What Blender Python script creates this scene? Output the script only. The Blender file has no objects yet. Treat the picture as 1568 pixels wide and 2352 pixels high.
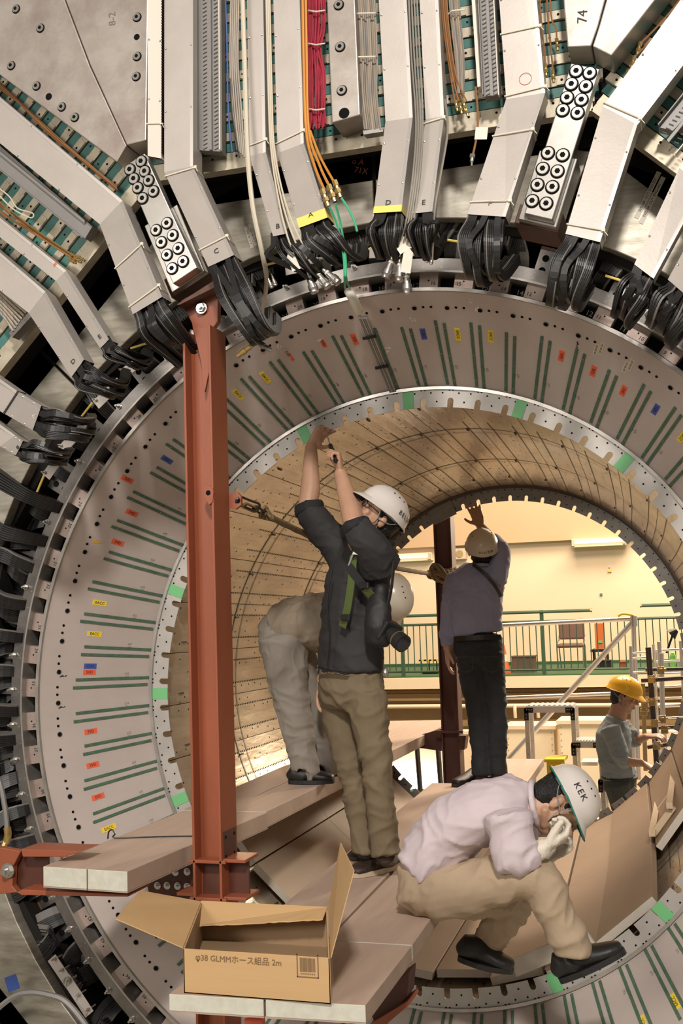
import bpy, bmesh, math, random
from mathutils import Vector, Matrix, noise
from mathutils.geometry import interpolate_bezier
S = bpy.context.scene
COL = S.collection
random.seed(7)
PI = math.pi
R_ = math.radians

# ------------------------------------------------------------------ camera
CP = Vector((1.144495, -4.438453, 0.349137))
YAW, PIT, ROL, FPX = -0.30388186, 0.09155454, -0.03229138, 2561.395
fw = Vector((math.sin(YAW)*math.cos(PIT), math.cos(YAW)*math.cos(PIT), math.sin(PIT)))
rt = fw.cross(Vector((0, 0, 1))).normalized()
up = rt.cross(fw)
rt, up = rt*math.cos(ROL)+up*math.sin(ROL), -rt*math.sin(ROL)+up*math.cos(ROL)
cd = bpy.data.cameras.new('camera')
cam = bpy.data.objects.new('camera', cd)
COL.objects.link(cam)
cam.matrix_world = Matrix(((rt.x, up.x, -fw.x, CP.x), (rt.y, up.y, -fw.y, CP.y), (rt.z, up.z, -fw.z, CP.z), (0, 0, 0, 1)))
cd.sensor_fit = 'VERTICAL'
cd.sensor_height = 36.0
cd.lens = 36.0*FPX/2352.0
cd.clip_start = 0.05
cd.clip_end = 200
S.camera = cam

def at(x, y, Y):
    """the point of the plane y=Y that the photograph shows at pixel (x, y)"""
    d = fw + rt*((x-784)/FPX) + up*((1176-y)/FPX)
    return CP + d*((Y-CP.y)/d.y)

def atz(x, y, Z):
    d = fw + rt*((x-784)/FPX) + up*((1176-y)/FPX)
    return CP + d*((Z-CP.z)/d.z)

# ------------------------------------------------------------------ light
W = bpy.data.worlds.new('hall_air')
S.world = W
W.use_nodes = True
W.node_tree.nodes['Background'].inputs[0].default_value = (1.0, 0.90, 0.78, 1)
W.node_tree.nodes['Background'].inputs[1].default_value = 0.30

def area(name, loc, target, size, power, col=(1, 0.88, 0.72)):
    l = bpy.data.lights.new(name, 'AREA')
    l.shape = 'RECTANGLE'
    l.size, l.size_y = size
    l.energy = power
    l.color = col
    o = bpy.data.objects.new(name, l)
    COL.objects.link(o)
    o.location = loc
    o.rotation_euler = (Vector(target)-Vector(loc)).to_track_quat('-Z', 'Y').to_euler()
    return o

area('hall_lamp', (2.6, -9.0, 6.6), (-0.2, 0, 0.4), (0.8, 0.8), 900, (1, 0.93, 0.86))
area('hall_lamp', (-3.0, -9.5, 3.2), (-0.2, 0, 1.0), (3.0, 2.0), 330, (1, 0.92, 0.84))
area('hall_lamp', (0.5, 8.0, 6.5), (0.0, 9.0, -1), (5, 4), 1250, (1, 0.78, 0.57))
area('hall_lamp', (1.5, 13.5, 7.5), (0.0, 17.5, 0), (8, 3), 1250, (1, 0.78, 0.56))
area('hall_lamp', (3.2, 9.5, 2.9), (-1.0, 1.5, 0.0), (1.2, 1.2), 620, (1, 0.84, 0.64))
S.view_settings.view_transform = 'Standard'
S.view_settings.look = 'None'
S.view_settings.exposure = 0.02
S.view_settings.gamma = 1.0
S.view_settings.use_curve_mapping = False

# ------------------------------------------------------------------ materials
MT = {}
def mat(name, col, rough=0.5, metal=0.0, var=0.0, scale=8.0, bump=0.0, bscale=60.0, stretch=(1, 1, 1), col2=None, emit=0, alpha=1.0, spec=None):
    m = bpy.data.materials.new(name)
    m.use_nodes = True
    nt = m.node_tree
    b = nt.nodes['Principled BSDF']
    b.inputs['Roughness'].default_value = rough
    b.inputs['Metallic'].default_value = metal
    b.inputs['Base Color'].default_value = (*col, 1)
    if spec is not None: b.inputs['Specular IOR Level'].default_value = spec
    if emit:
        b.inputs['Emission Color'].default_value = (*col, 1)
        b.inputs['Emission Strength'].default_value = emit
    if alpha < 1: b.inputs['Alpha'].default_value = alpha
    if var > 0 or bump > 0:
        tc = nt.nodes.new('ShaderNodeTexCoord')
        mp = nt.nodes.new('ShaderNodeMapping')
        mp.inputs['Scale'].default_value = stretch
        nt.links.new(tc.outputs['Object'], mp.inputs[0])
    if var > 0:
        n = nt.nodes.new('ShaderNodeTexNoise')
        n.inputs['Scale'].default_value = scale
        n.inputs['Detail'].default_value = 5
        n.inputs['Roughness'].default_value = 0.62
        nt.links.new(mp.outputs[0], n.inputs[0])
        r = nt.nodes.new('ShaderNodeValToRGB')
        c2 = col2 if col2 else tuple(c*(1-var) for c in col)
        r.color_ramp.elements[0].position = 0.33
        r.color_ramp.elements[1].position = 0.66
        r.color_ramp.elements[0].color = (*c2, 1)
        r.color_ramp.elements[1].color = (*col, 1)
        nt.links.new(n.outputs[0], r.inputs[0])
        nt.links.new(r.outputs[0], b.inputs['Base Color'])
    if bump > 0:
        n2 = nt.nodes.new('ShaderNodeTexNoise')
        n2.inputs['Scale'].default_value = bscale
        n2.inputs['Detail'].default_value = 4
        nt.links.new(mp.outputs[0], n2.inputs[0])
        bp = nt.nodes.new('ShaderNodeBump')
        bp.inputs['Strength'].default_value = bump
        bp.inputs['Distance'].default_value = 0.01
        nt.links.new(n2.outputs[0], bp.inputs['Height'])
        nt.links.new(bp.outputs[0], b.inputs['Normal'])
    MT[name] = m
    return m

mat('duct_aluminium', (0.50, 0.455, 0.415), 0.48, 0.4, 0.10, 5, 0.03, 90)
mat('duct_edge', (0.78, 0.74, 0.69), 0.32, 0.8)
mat('plate_steel', (0.47, 0.43, 0.385), 0.38, 0.5, 0.4, 6, 0.05, 40, (1, 1, 1), (0.33, 0.275, 0.24))
mat('brushed_steel', (0.52, 0.49, 0.42), 0.45, 0.75, 0.35, 7, 0.04, 40, (1, 1, 5), (0.34, 0.31, 0.25))
mat('machined_steel', (0.46, 0.44, 0.41), 0.3, 0.85, 0.12, 20)
mat('bolt_steel', (0.62, 0.60, 0.56), 0.25, 0.95)
mat('dark_recess', (0.006, 0.006, 0.006), 0.8, 0, spec=0.1)
mat('gap_shade', (0.015, 0.014, 0.013), 0.75, 0.2, spec=0.2)  # near-black colour stands in for shade in gaps and under the yoke
mat('yoke_iron', (0.56, 0.50, 0.38), 0.5, 0.4, 0.3, 14, 0.05, 60)
mat('teal_paint', (0.055, 0.20, 0.175), 0.5, 0, 0.25, 18)
mat('cone_paint', (0.60, 0.525, 0.485), 0.5, 0.25, 0.10, 3.5, 0.02, 120)
mat('green_strip', (0.085, 0.165, 0.105), 0.5, 0, 0.3, 30)
mat('rim_steel', (0.52, 0.49, 0.45), 0.32, 0.7, 0.3, 9)
mat('band_steel', (0.32, 0.30, 0.28), 0.28, 0.9, 0.35, 10)
mat('block_tan', (0.42, 0.33, 0.29), 0.45, 0.4, 0.2, 20)
mat('flange_alu', (0.50, 0.475, 0.44), 0.5, 0.3, 0.2, 6)
mat('far_flange_alu', (0.30, 0.29, 0.27), 0.4, 0.7, 0.25, 12)
mat('wall_alu', (0.76, 0.65, 0.50), 0.28, 0.62, 0.3, 5, 0.10, 16, (3, .7, 3), (0.56, 0.46, 0.34))
mat('wall_seam', (0.10, 0.08, 0.06), 0.6, 0.3)
mat('black_cable', (0.013, 0.012, 0.012), 0.42, 0, 0.4, 20)
mat('cable_highlight', (0.13, 0.12, 0.11), 0.45)  # paler ribbon colour stands in for highlights along cable edges
mat('blue_cable', (0.03, 0.07, 0.25), 0.45)
mat('cream_cable', (0.60, 0.54, 0.42), 0.45)
mat('copper_pipe', (0.50, 0.25, 0.11), 0.35, 0.7)
mat('orange_hose', (0.62, 0.27, 0.05), 0.4, 0.2)
mat('steel_pipe', (0.55, 0.52, 0.46), 0.3, 0.8)
mat('brass', (0.60, 0.43, 0.17), 0.3, 0.9)
mat('green_hose', (0.06, 0.42, 0.21), 0.4)
mat('red_cable', (0.42, 0.03, 0.06), 0.4, 0, 0.3, 30)
mat('ribbon_cable', (0.46, 0.36, 0.25), 0.4, 0.1, 0.5, 90, 0, 60, (3, .1, .1), (0.20, 0.21, 0.22))
mat('grey_trunk', (0.24, 0.23, 0.22), 0.5, 0.2, 0.1, 10)
mat('trunk_slot', (0.05, 0.045, 0.04), 0.6)
mat('white_trunk', (0.72, 0.64, 0.56), 0.5)
mat('cable_tie', (0.74, 0.68, 0.55), 0.5)
mat('black_tie', (0.02, 0.02, 0.02), 0.5)
mat('yellow_tape', (0.85, 0.68, 0.16), 0.5)
mat('yellow_label', (0.85, 0.62, 0.05), 0.5)
mat('orange_tape', (0.78, 0.44, 0.05), 0.5)
mat('tan_tape', (0.48, 0.30, 0.13), 0.6)
mat('red_label', (0.80, 0.13, 0.06), 0.5)
mat('blue_label', (0.06, 0.10, 0.40), 0.5)
mat('paper', (0.75, 0.70, 0.60), 0.6)
mat('tan_sticker', (0.60, 0.54, 0.42), 0.6)
mat('green_tape', (0.16, 0.48, 0.20), 0.5)
mat('ink', (0.02, 0.02, 0.02), 0.7)
mat('ink_faint', (0.16, 0.14, 0.12), 0.7)
mat('ink_white', (0.65, 0.62, 0.55), 0.7)
mat('ink_red', (0.6, 0.16, 0.08), 0.7)
mat('red_steel', (0.32, 0.088, 0.038), 0.48, 0.0, 0.22, 5, 0.05, 120, (1, 1, .3))
mat('dark_red_steel', (0.10, 0.032, 0.020), 0.5, 0.0, 0.25, 6)
mat('brown_primer', (0.13, 0.06, 0.04), 0.6, 0.1, 0.3, 12)
mat('board_top', (0.50, 0.37, 0.29), 0.6, 0, 0.16, 3, 0.06, 70, (6, .5, 1))
mat('board_side', (0.42, 0.31, 0.24), 0.6, 0, 0.15, 6)
mat('board_end', (0.60, 0.59, 0.50), 0.65, 0, 0.15, 30, 0.05, 100)
mat('lining', (0.36, 0.26, 0.18), 0.65, 0, 0.10, 3, 0.03, 50)
mat('lining_edge', (0.52, 0.47, 0.40), 0.7, 0, 0.1, 8)
mat('lining_seam', (0.12, 0.09, 0.06), 0.7)
mat('plywood', (0.60, 0.46, 0.30), 0.6, 0, 0.12, 4, 0.04, 40, (4, 1, 1))
mat('cardboard', (0.56, 0.36, 0.17), 0.7, 0, 0.08, 4, 0.04, 60, (.3, 1, 6))
mat('cardboard_shaded', (0.30, 0.20, 0.11), 0.75, 0, 0.08, 4)  # darker copy of the cardboard, shade of the box interior put into colour
mat('print_brown', (0.20, 0.12, 0.06), 0.7)
mat('rope', (0.26, 0.18, 0.09), 0.9, 0, 0.45, 60, 0.6, 150)
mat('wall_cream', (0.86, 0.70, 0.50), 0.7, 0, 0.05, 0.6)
mat('wall_cream_shaded', (0.62, 0.44, 0.27), 0.7, 0, 0.05, 0.6)  # cream darkened in the colour for shade on the upper wall
mat('slab_cream', (0.90, 0.78, 0.56), 0.6, 0, 0.06, 2)
mat('floor_green', (0.035, 0.11, 0.05), 0.6)
mat('concrete', (0.42, 0.38, 0.31), 0.7, 0, 0.15, 2)
mat('rail_green', (0.045, 0.10, 0.06), 0.45)
mat('beam_tan', (0.42, 0.30, 0.15), 0.55, 0, 0.1, 4)
mat('pipe_cream', (0.86, 0.72, 0.50), 0.5)
mat('scaffold_alu', (0.80, 0.74, 0.68), 0.28, 0.75)
mat('step_alu', (0.86, 0.82, 0.78), 0.35, 0.6)
mat('step_dark', (0.45, 0.42, 0.40), 0.4, 0.6)
mat('black_plastic', (0.012, 0.012, 0.012), 0.4)
mat('black_pipe', (0.07, 0.055, 0.05), 0.35, 0.5)
mat('clamp_gold', (0.42, 0.30, 0.14), 0.35, 0.8)
mat('helmet_white', (0.66, 0.61, 0.57), 0.25, 0)
mat('helmet_cream', (0.56, 0.50, 0.40), 0.25, 0)
mat('helmet_yellow', (0.88, 0.46, 0.02), 0.22, 0)
mat('helmet_green', (0.01, 0.20, 0.15), 0.4, 0)
mat('helmet_dark', (0.03, 0.03, 0.035), 0.6, 0)
mat('strap_grey', (0.28, 0.29, 0.27), 0.7)
mat('skin', (0.52, 0.30, 0.195), 0.5, 0, 0.10, 14)
mat('skin_dark', (0.44, 0.25, 0.16), 0.5, 0, 0.10, 14)
mat('hair', (0.008, 0.007, 0.006), 0.5, 0, 0.2, 60, 0.8, 220, (1, 1, .25))
mat('jacket_dark', (0.030, 0.028, 0.029), 0.8, 0, 0.25, 7, 0.12, 45)
mat('jacket_sleeve', (0.014, 0.014, 0.016), 0.8, 0, 0.25, 7, 0.1, 45)
mat('khaki', (0.175, 0.132, 0.078), 0.85, 0, 0.15, 5, 0.12, 50)
mat('beige_cloth', (0.41, 0.31, 0.21), 0.85, 0, 0.10, 5, 0.12, 50)
mat('grey_cloth', (0.26, 0.235, 0.20), 0.85, 0, 0.10, 5, 0.12, 50)
mat('beige_shirt', (0.27, 0.22, 0.16), 0.85, 0, 0.10, 5, 0.12, 50)
mat('lilac_shirt', (0.62, 0.53, 0.56), 0.85, 0, 0.08, 5, 0.12, 50)
mat('blue_shirt', (0.25, 0.26, 0.37), 0.85, 0, 0.10, 5, 0.12, 50)
mat('work_shirt', (0.26, 0.29, 0.30), 0.85, 0, 0.12, 5, 0.12, 50)
mat('work_trousers', (0.07, 0.075, 0.065), 0.85, 0, 0.2, 6)
mat('denim', (0.022, 0.027, 0.032), 0.85, 0, 0.3, 16, 0.1, 90)
mat('belt', (0.012, 0.01, 0.01), 0.5)
mat('shoe_black', (0.012, 0.011, 0.011), 0.5, 0, 0.2, 30)
mat('shoe_brown', (0.045, 0.028, 0.02), 0.55, 0, 0.5, 25, 0.1, 70)
mat('sole_cream', (0.50, 0.40, 0.28), 0.6)
mat('olive_strap', (0.07, 0.10, 0.02), 0.7)
mat('glove', (0.72, 0.66, 0.55), 0.9, 0, 0.08, 20, 0.3, 140)
mat('camera_black', (0.01, 0.01, 0.011), 0.6)
mat('lens_glass', (0.01, 0.01, 0.015), 0.05)
mat('glass_clear', (0.9, 0.9, 0.9), 0.1, 0, alpha=0.25)
mat('chair_brown', (0.17, 0.10, 0.08), 0.8)
mat('chrome', (0.7, 0.68, 0.65), 0.15, 0.95)
mat('door_orange', (0.55, 0.15, 0.04), 0.5)
mat('cone_orange', (0.80, 0.17, 0.05), 0.5)
mat('crate_brown', (0.18, 0.13, 0.10), 0.7, 0, 0.5, 30, 0, 1, (8, 1, .2))
mat('lamp_tube', (1.0, 0.9, 0.75), 0.4, 0, emit=1.6)
mat('bin_yellow', (0.90, 0.62, 0.02), 0.4)
mat('neon_green', (0.25, 0.75, 0.12), 0.5)
mat('daylight_panel', (1.0, 0.97, 1.0), 0.4, 0, emit=3.0)
mat('curtain_green', (0.08, 0.24, 0.15), 0.7)
mat('speaker_grey', (0.62, 0.52, 0.38), 0.6)

# ------------------------------------------------------------------ mesh helpers
def V(*a): return Vector(a)

class MB:
    def __init__(s): s.v = []; s.f = []; s.m = []; s.smooth = False
    def add(s, vs, fs, mi=0):
        k = len(s.v)
        s.v += [tuple(v) for v in vs]
        s.f += [tuple(i+k for i in f) for f in fs]
        s.m += [mi]*len(fs)
        return s
    def box8(s, P, mi=0):
        """P: 4 front corners then 4 back corners, both in the same turning order"""
        return s.add(P, [(0, 1, 2, 3), (7, 6, 5, 4), (0, 4, 5, 1), (1, 5, 6, 2), (2, 6, 7, 3), (3, 7, 4, 0)], mi)
    def box(s, c, sz, ax=None, mi=0):
        c = Vector(c)
        X, Y, Z = ax if ax else (V(1, 0, 0), V(0, 1, 0), V(0, 0, 1))
        X, Y, Z = X*sz[0]/2, Y*sz[1]/2, Z*sz[2]/2
        P = [c-X-Y-Z, c+X-Y-Z, c+X-Y+Z, c-X-Y+Z, c-X+Y-Z, c+X+Y-Z, c+X+Y+Z, c-X+Y+Z]
        return s.box8(P, mi)
    def prism(s, pts, ext, mi=0, mi_side=None):
        n = len(pts); ext = Vector(ext)
        pts = [Vector(p) for p in pts]
        k = mi if mi_side is None else mi_side
        s.add(pts+[p+ext for p in pts], [], 0)
        b = len(s.v)-2*n
        s.f += [tuple(range(b, b+n)), tuple(range(b+2*n-1, b+n-1, -1))]; s.m += [mi, mi]
        for i in range(n):
            j = (i+1) % n
            s.f.append((b+i, b+n+i, b+n+j, b+j)); s.m.append(k)
        return s
    def tube(s, pts, r, n=8, mi=0, caps=True, flat=None, side=None):
        """round (or flat, when flat=(w,t)) section swept along pts"""
        pts = [Vector(p) for p in pts]
        N = len(pts)
        rs = r if isinstance(r, (list, tuple)) else [r]*N
        b = len(s.v)
        T0 = (pts[1]-pts[0]).normalized()
        X = Vector(side) if side is not None else (T0.cross(V(0, 0, 1)) if abs(T0.z) < .9 else T0.cross(V(1, 0, 0)))
        X = (X-T0*X.dot(T0)).normalized()
        for i in range(N):
            if i == 0: T = pts[1]-pts[0]
            elif i == N-1: T = pts[-1]-pts[-2]
            else: T = pts[i+1]-pts[i-1]
            if T.length < 1e-9: T = T0
            T = T.normalized()
            X = X-T*X.dot(T)
            X = X.normalized() if X.length > 1e-6 else T.orthogonal().normalized()
            Yv = T.cross(X)
            if flat:
                w, t = flat[0]/2, flat[1]/2
                for a, c in ((-w, -t), (w, -t), (w, t), (-w, t)):
                    s.v.append(tuple(pts[i]+X*a+Yv*c))
            else:
                for k in range(n):
                    a = 2*PI*k/n
                    s.v.append(tuple(pts[i]+(X*math.cos(a)+Yv*math.sin(a))*rs[i]))
        if flat: n = 4
        for i in range(N-1):
            for k in range(n):
                l = (k+1) % n
                s.f.append((b+i*n+k, b+i*n+l, b+(i+1)*n+l, b+(i+1)*n+k)); s.m.append(mi)
        if caps:
            s.f.append(tuple(b+k for k in reversed(range(n)))); s.m.append(mi)
            s.f.append(tuple(b+(N-1)*n+k for k in range(n))); s.m.append(mi)
        return s
    def cyl(s, a, b_, r, n=12, mi=0, r2=None):
        return s.tube([a, b_], [r, r if r2 is None else r2], n, mi)
    def ell(s, c, rad, ax=None, n=12, m=8, mi=0):
        c = Vector(c)
        X, Y, Z = ax if ax else (V(1, 0, 0), V(0, 1, 0), V(0, 0, 1))
        b = len(s.v)
        s.v.append(tuple(c-Z*rad[2]))
        for i in range(1, m):
            ph = -PI/2+PI*i/m
            for k in range(n):
                a = 2*PI*k/n
                s.v.append(tuple(c+X*rad[0]*math.cos(ph)*math.cos(a)+Y*rad[1]*math.cos(ph)*math.sin(a)+Z*rad[2]*math.sin(ph)))
        s.v.append(tuple(c+Z*rad[2]))
        top = len(s.v)-1
        for k in range(n):
            l = (k+1) % n
            s.f.append((b, b+1+l, b+1+k)); s.m.append(mi)
            s.f.append((top, b+1+(m-2)*n+k, b+1+(m-2)*n+l)); s.m.append(mi)
            for i in range(m-2):
                s.f.append((b+1+i*n+k, b+1+i*n+l, b+1+(i+1)*n+l, b+1+(i+1)*n+k)); s.m.append(mi)
        return s
    def loft(s, pts, rx, ry, side, n=16, mi=0, cap=0.5):
        """elliptical section (rx across side, ry the other way) with rounded ends"""
        pts = [Vector(p) for p in pts]; rx = list(rx); ry = list(ry)
        T0 = (pts[1]-pts[0]).normalized(); T1 = (pts[-1]-pts[-2]).normalized()
        if cap > 0:
            a, b2 = min(rx[0], ry[0]), min(rx[-1], ry[-1])
            pts = [pts[0]-T0*a*cap, pts[0]-T0*a*cap*.6]+pts+[pts[-1]+T1*b2*cap*.6, pts[-1]+T1*b2*cap]
            rx = [rx[0]*.35, rx[0]*.78]+rx+[rx[-1]*.78, rx[-1]*.35]
            ry = [ry[0]*.35, ry[0]*.78]+ry+[ry[-1]*.78, ry[-1]*.35]
        N = len(pts); b = len(s.v)
        for i in range(N):
            T = (pts[min(i+1, N-1)]-pts[max(i-1, 0)]).normalized()
            sd = Vector(side[min(max(i-2 if cap > 0 else i, 0), len(side)-1)]) if isinstance(side, list) else Vector(side)
            X = sd-T*sd.dot(T)
            X = X.normalized() if X.length > 1e-6 else T.orthogonal().normalized()
            Yv = T.cross(X)
            for k in range(n):
                a = 2*PI*k/n
                s.v.append(tuple(pts[i]+X*math.cos(a)*rx[i]+Yv*math.sin(a)*ry[i]))
        for i in range(N-1):
            for k in range(n):
                l = (k+1) % n
                s.f.append((b+i*n+k, b+i*n+l, b+(i+1)*n+l, b+(i+1)*n+k)); s.m.append(mi)
        s.f.append(tuple(b+k for k in reversed(range(n)))); s.m.append(mi)
        s.f.append(tuple(b+(N-1)*n+k for k in range(n))); s.m.append(mi)
        return s
    def mesh(s, name):
        me = bpy.data.meshes.new(name)
        me.from_pydata(s.v, [], s.f)
        me.polygons.foreach_set('material_index', s.m)
        if s.smooth: me.polygons.foreach_set('use_smooth', [True]*len(s.f))
        bm = bmesh.new(); bm.from_mesh(me)
        bmesh.ops.recalc_face_normals(bm, faces=bm.faces)
        bm.to_mesh(me); bm.free()
        if s.smooth and hasattr(me, 'set_sharp_from_angle'): me.set_sharp_from_angle(angle=R_(40))
        return me

WL = {}
def tag(o, label=None, cat=None, group=None, kind=None):
    if label: o['label'] = label
    if cat: o['category'] = cat
    if group: o['group'] = group
    if kind: o['kind'] = kind
    return o
def thing(name, loc, label, cat, group=None):
    o = bpy.data.objects.new(name, None)
    o.empty_display_size = 0.1
    o.location = loc
    COL.objects.link(o)
    WL[o] = Vector(loc)
    return tag(o, label, cat, group)
def build(mb, name, mats, parent=None, label=None, smooth=None, bevel=0, kind=None):
    """link the collected shapes as ONE object; shapes are given in world coordinates"""
    if smooth is not None: mb.smooth = smooth
    me = mb.mesh(name) if isinstance(mb, MB) else mb
    for m in (mats if isinstance(mats, (list, tuple)) else [mats]):
        me.materials.append(MT[m])
    o = bpy.data.objects.new(name, me)
    COL.objects.link(o)
    WL[o] = Vector((0, 0, 0))
    if parent is not None:
        o.parent = parent
        o.location = -WL[parent]
    if label: o['label'] = label
    if kind: o['kind'] = kind
    if bevel:
        bv = o.modifiers.new('bevel', 'BEVEL'); bv.width = bevel; bv.segments = 2; bv.limit_method = 'ANGLE'
    return o
def dup(o, M, parent, world=True):
    """a copy of part o (sharing its mesh), turned and moved by the world matrix M"""
    c = o.copy(); COL.objects.link(c)
    c.parent = parent
    c.matrix_parent_inverse = Matrix.Identity(4)
    c.matrix_basis = Matrix.Translation(-WL[parent]) @ M
    WL[c] = Vector((0, 0, 0))
    return c
def text(body, name, m, org, xd, yd, size, parent=None, thick=0.0004, align='CENTER', sx=1.0):
    """flat lettering at org, running along xd with its height along yd"""
    cu = bpy.data.curves.new(name, 'FONT')
    cu.body = body; cu.size = size; cu.align_x = align; cu.align_y = 'CENTER'; cu.extrude = thick
    cu.resolution_u = 2
    t = bpy.data.objects.new('t', cu)
    COL.objects.link(t)
    me = bpy.data.meshes.new_from_object(t)
    bpy.data.objects.remove(t); bpy.data.curves.remove(cu)
    xd = Vector(xd).normalized(); yd = Vector(yd); yd = (yd-xd*yd.dot(xd)).normalized(); zd = xd.cross(yd)
    org = Vector(org)
    Mx = Matrix(((xd.x*sx, yd.x, zd.x, org.x), (xd.y*sx, yd.y, zd.y, org.y), (xd.z*sx, yd.z, zd.z, org.z), (0, 0, 0, 1)))
    me.transform(Mx)
    me.materials.clear()
    me.name = name
    return build(me, name, m, parent)
def bez(p, n=12):
    """smooth curve through the points p"""
    p = [Vector(q) for q in p]
    out = []
    for i in range(len(p)-1):
        a = p[max(i-1, 0)]; b = p[i]; c = p[i+1]; d = p[min(i+2, len(p)-1)]
        for k in range(n):
            t = k/n
            out.append(0.5*((2*b)+(c-a)*t+(2*a-5*b+4*c-d)*t*t+(3*b-3*c+d-a)*t**3))
    out.append(p[-1])
    return out
def pol(R, deg, Y): return Vector((R*math.cos(R_(deg)), Y, R*math.sin(R_(deg))))
# ================================================================== the detector barrel
# cone face: outer rim at R 1.665 / y -.065, inner rim at R 1.345 / y .415
RO, YO, RI, YI = 1.665, -0.065, 1.345, 0.415
def cone_y(R): return YO+(YI-YO)*(RO-R)/(RO-RI)
CN = Vector((YI-YO, 0, RO-RI)).normalized()         # (radial part, -, axial part) of the face direction
def cone_pt(R, deg, lift=0.0):
    p = pol(R, deg, cone_y(R))
    # the outward normal of the face looks to the axis and to the viewer
    nr, ny = -(YI-YO), -(RO-RI)
    L = math.hypot(nr, ny); nr /= L; ny /= L
    return p+Vector((math.cos(R_(deg))*nr, ny, math.sin(R_(deg))*nr))*lift
def cone_frame(deg):
    nr, ny = -(YI-YO), -(RO-RI); L = math.hypot(nr, ny)
    n = Vector((math.cos(R_(deg))*nr/L, ny/L, math.sin(R_(deg))*nr/L))
    inw = (cone_pt(RI, deg)-cone_pt(RO, deg)).normalized()
    tg = n.cross(inw)
    return n, inw, tg
def on_cone(px, py):
    Y = 0.1
    for _ in range(30):
        p = at(px, py, Y)
        Y2 = cone_y(math.hypot(p.x, p.z))
        Y += (Y2-Y)*0.4
    p = at(px, py, Y)
    return math.hypot(p.x, p.z), math.degrees(math.atan2(p.z, p.x))

ring = thing('calorimeter_end_ring', (0, 0.2, -1.5), 'large grey conical end ring of the barrel with paired green strips and coloured name tapes', 'detector ring')
mb = MB(); N = 146
prof = [(RO+0.006, 0.10), (RO+0.006, YO+0.004), (RO, YO), (RI, YI), (RI-0.005, YI+0.004), (RI-0.005, YI+0.03), (RO-.03, 0.16)]
vs = []; fs = []
for i in range(N):
    for R, Y in prof: vs.append(pol(R, 360*i/N, Y))
K = len(prof)
for i in range(N):
    j = (i+1) % N
    for k in range(K-1): fs.append((i*K+k, i*K+k+1, j*K+k+1, j*K+k))
mb.add(vs, fs)
build(mb, 'cone_face', 'cone_paint', ring)
def band(R0, R1, Y, t, a0=0, a1=360, n=146, mb=None, mi=0):
    mb = mb or MB(); vs = []; fs = []
    full = abs(a1-a0) >= 359.9
    M = n if full else n+1
    for i in range(M):
        a = a0+(a1-a0)*i/n
        vs += [pol(R0, a, Y), pol(R1, a, Y), pol(R1, a, Y+t), pol(R0, a, Y+t)]
    for i in range(n):
        j = (i+1) % M
        for k in range(4):
            l = (k+1) % 4
            fs.append((i*4+k, i*4+l, j*4+l, j*4+k))
    if not full: fs += [(0, 1, 2, 3), (n*4+3, n*4+2, n*4+1, n*4)]
    return mb.add(vs, fs, mi)
build(band(RO-0.002, RO+0.012, YO-0.012, 0.03), 'rim_band', 'rim_steel', ring, label='bright steel rim around the face')
# holes
HP = 360/73.0; H0 = 175.31
def disc(c, n, r, t=0.0012, seg=10, mb=None, mi=0):
    mb = mb or MB()
    n = Vector(n).normalized()
    return mb.cyl(Vector(c), Vector(c)+n*t, r, seg, mi)
c0 = None
for k in range(73):
    a = H0-HP*k
    if not (-75 < a < 260 or a > 285 or a < -100): pass
    n, inw, tg = cone_frame(a)
    mb = MB(); c = cone_pt(1.615, a, 0.0005)
    mb.tube([c, c+n*0.002], 0.0125, 14, 0)
    mb.tube([c+n*0.0015, c+n*0.003], 0.0098, 14, 1)
    build(mb, 'bolt_hole', ['rim_steel', 'dark_recess'], ring)
mb = MB()
for k in range(73):
    for q, RR in ((0.27, 1.617), (0.51, 1.617)):
        a = H0-HP*(k+q); n, inw, tg = cone_frame(a)
        disc(cone_pt(RR, a), n, 0.006, 0.002, 8, mb)
build(mb, 'dowel_holes', 'dark_recess', ring, kind='stuff')
# paired green strips
NP = 360/65.0; N0 = 204.98
for m in range(65):
    a = N0-NP*m
    n, inw, tg = cone_frame(a)
    ro = 1.568 + (0.004 if m % 3 else -0.012)
    A = cone_pt(ro, a); B = cone_pt(1.362, a)
    for s in (-1, 1):
        mb = MB(); w = 0.0062
        off = tg*(0.018*s*1.0)+inw*(0.006*s)
        P = [A+off-tg*w, A+off+tg*w, B+off*0.9+tg*w, B+off*0.9-tg*w]
        mb.box8([p+n*0.0045 for p in P]+[p-n*0.002 for p in P], 0)
        for q in (0.08, 0.5, 0.9):
            disc(A.lerp(B, q)+off+n*0.0045, n, 0.0035, 0.0006, 6, mb, 1)
        build(mb, 'green_strip', ['green_strip', 'machined_steel'], ring)
    # small fixing clip at the inner end
    mb = MB()
    c = cone_pt(1.352, a)+n*0.008
    mb.box(c, (0.034, 0.014, 0.012), (tg, inw, n), 0)
    mb.cyl(c-tg*0.008+n*.006, c-tg*0.008+n*0.010, 0.004, 8, 1); mb.cyl(c+tg*0.008+n*.006, c+tg*0.008+n*0.010, 0.004, 8, 1)
    build(mb, 'strip_clip', ['band_steel', 'dark_recess'], ring)
    if -60 < (a+180) % 360-180 < 181 or a > 179:
        c = cone_pt(1.425, a-1.55, 0.0006)
        text('F%02d' % (30+m), 'pencil_mark', 'ink_faint', c, inw, -tg if False else inw.cross(-n)*-1, 0.015, ring, 0.0001)
        text('0%d' % (32+m % 60), 'pencil_mark', 'ink_faint', c-(n.cross(inw))*0.016, inw, n.cross(inw), 0.012, ring, 0.0001)

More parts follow.
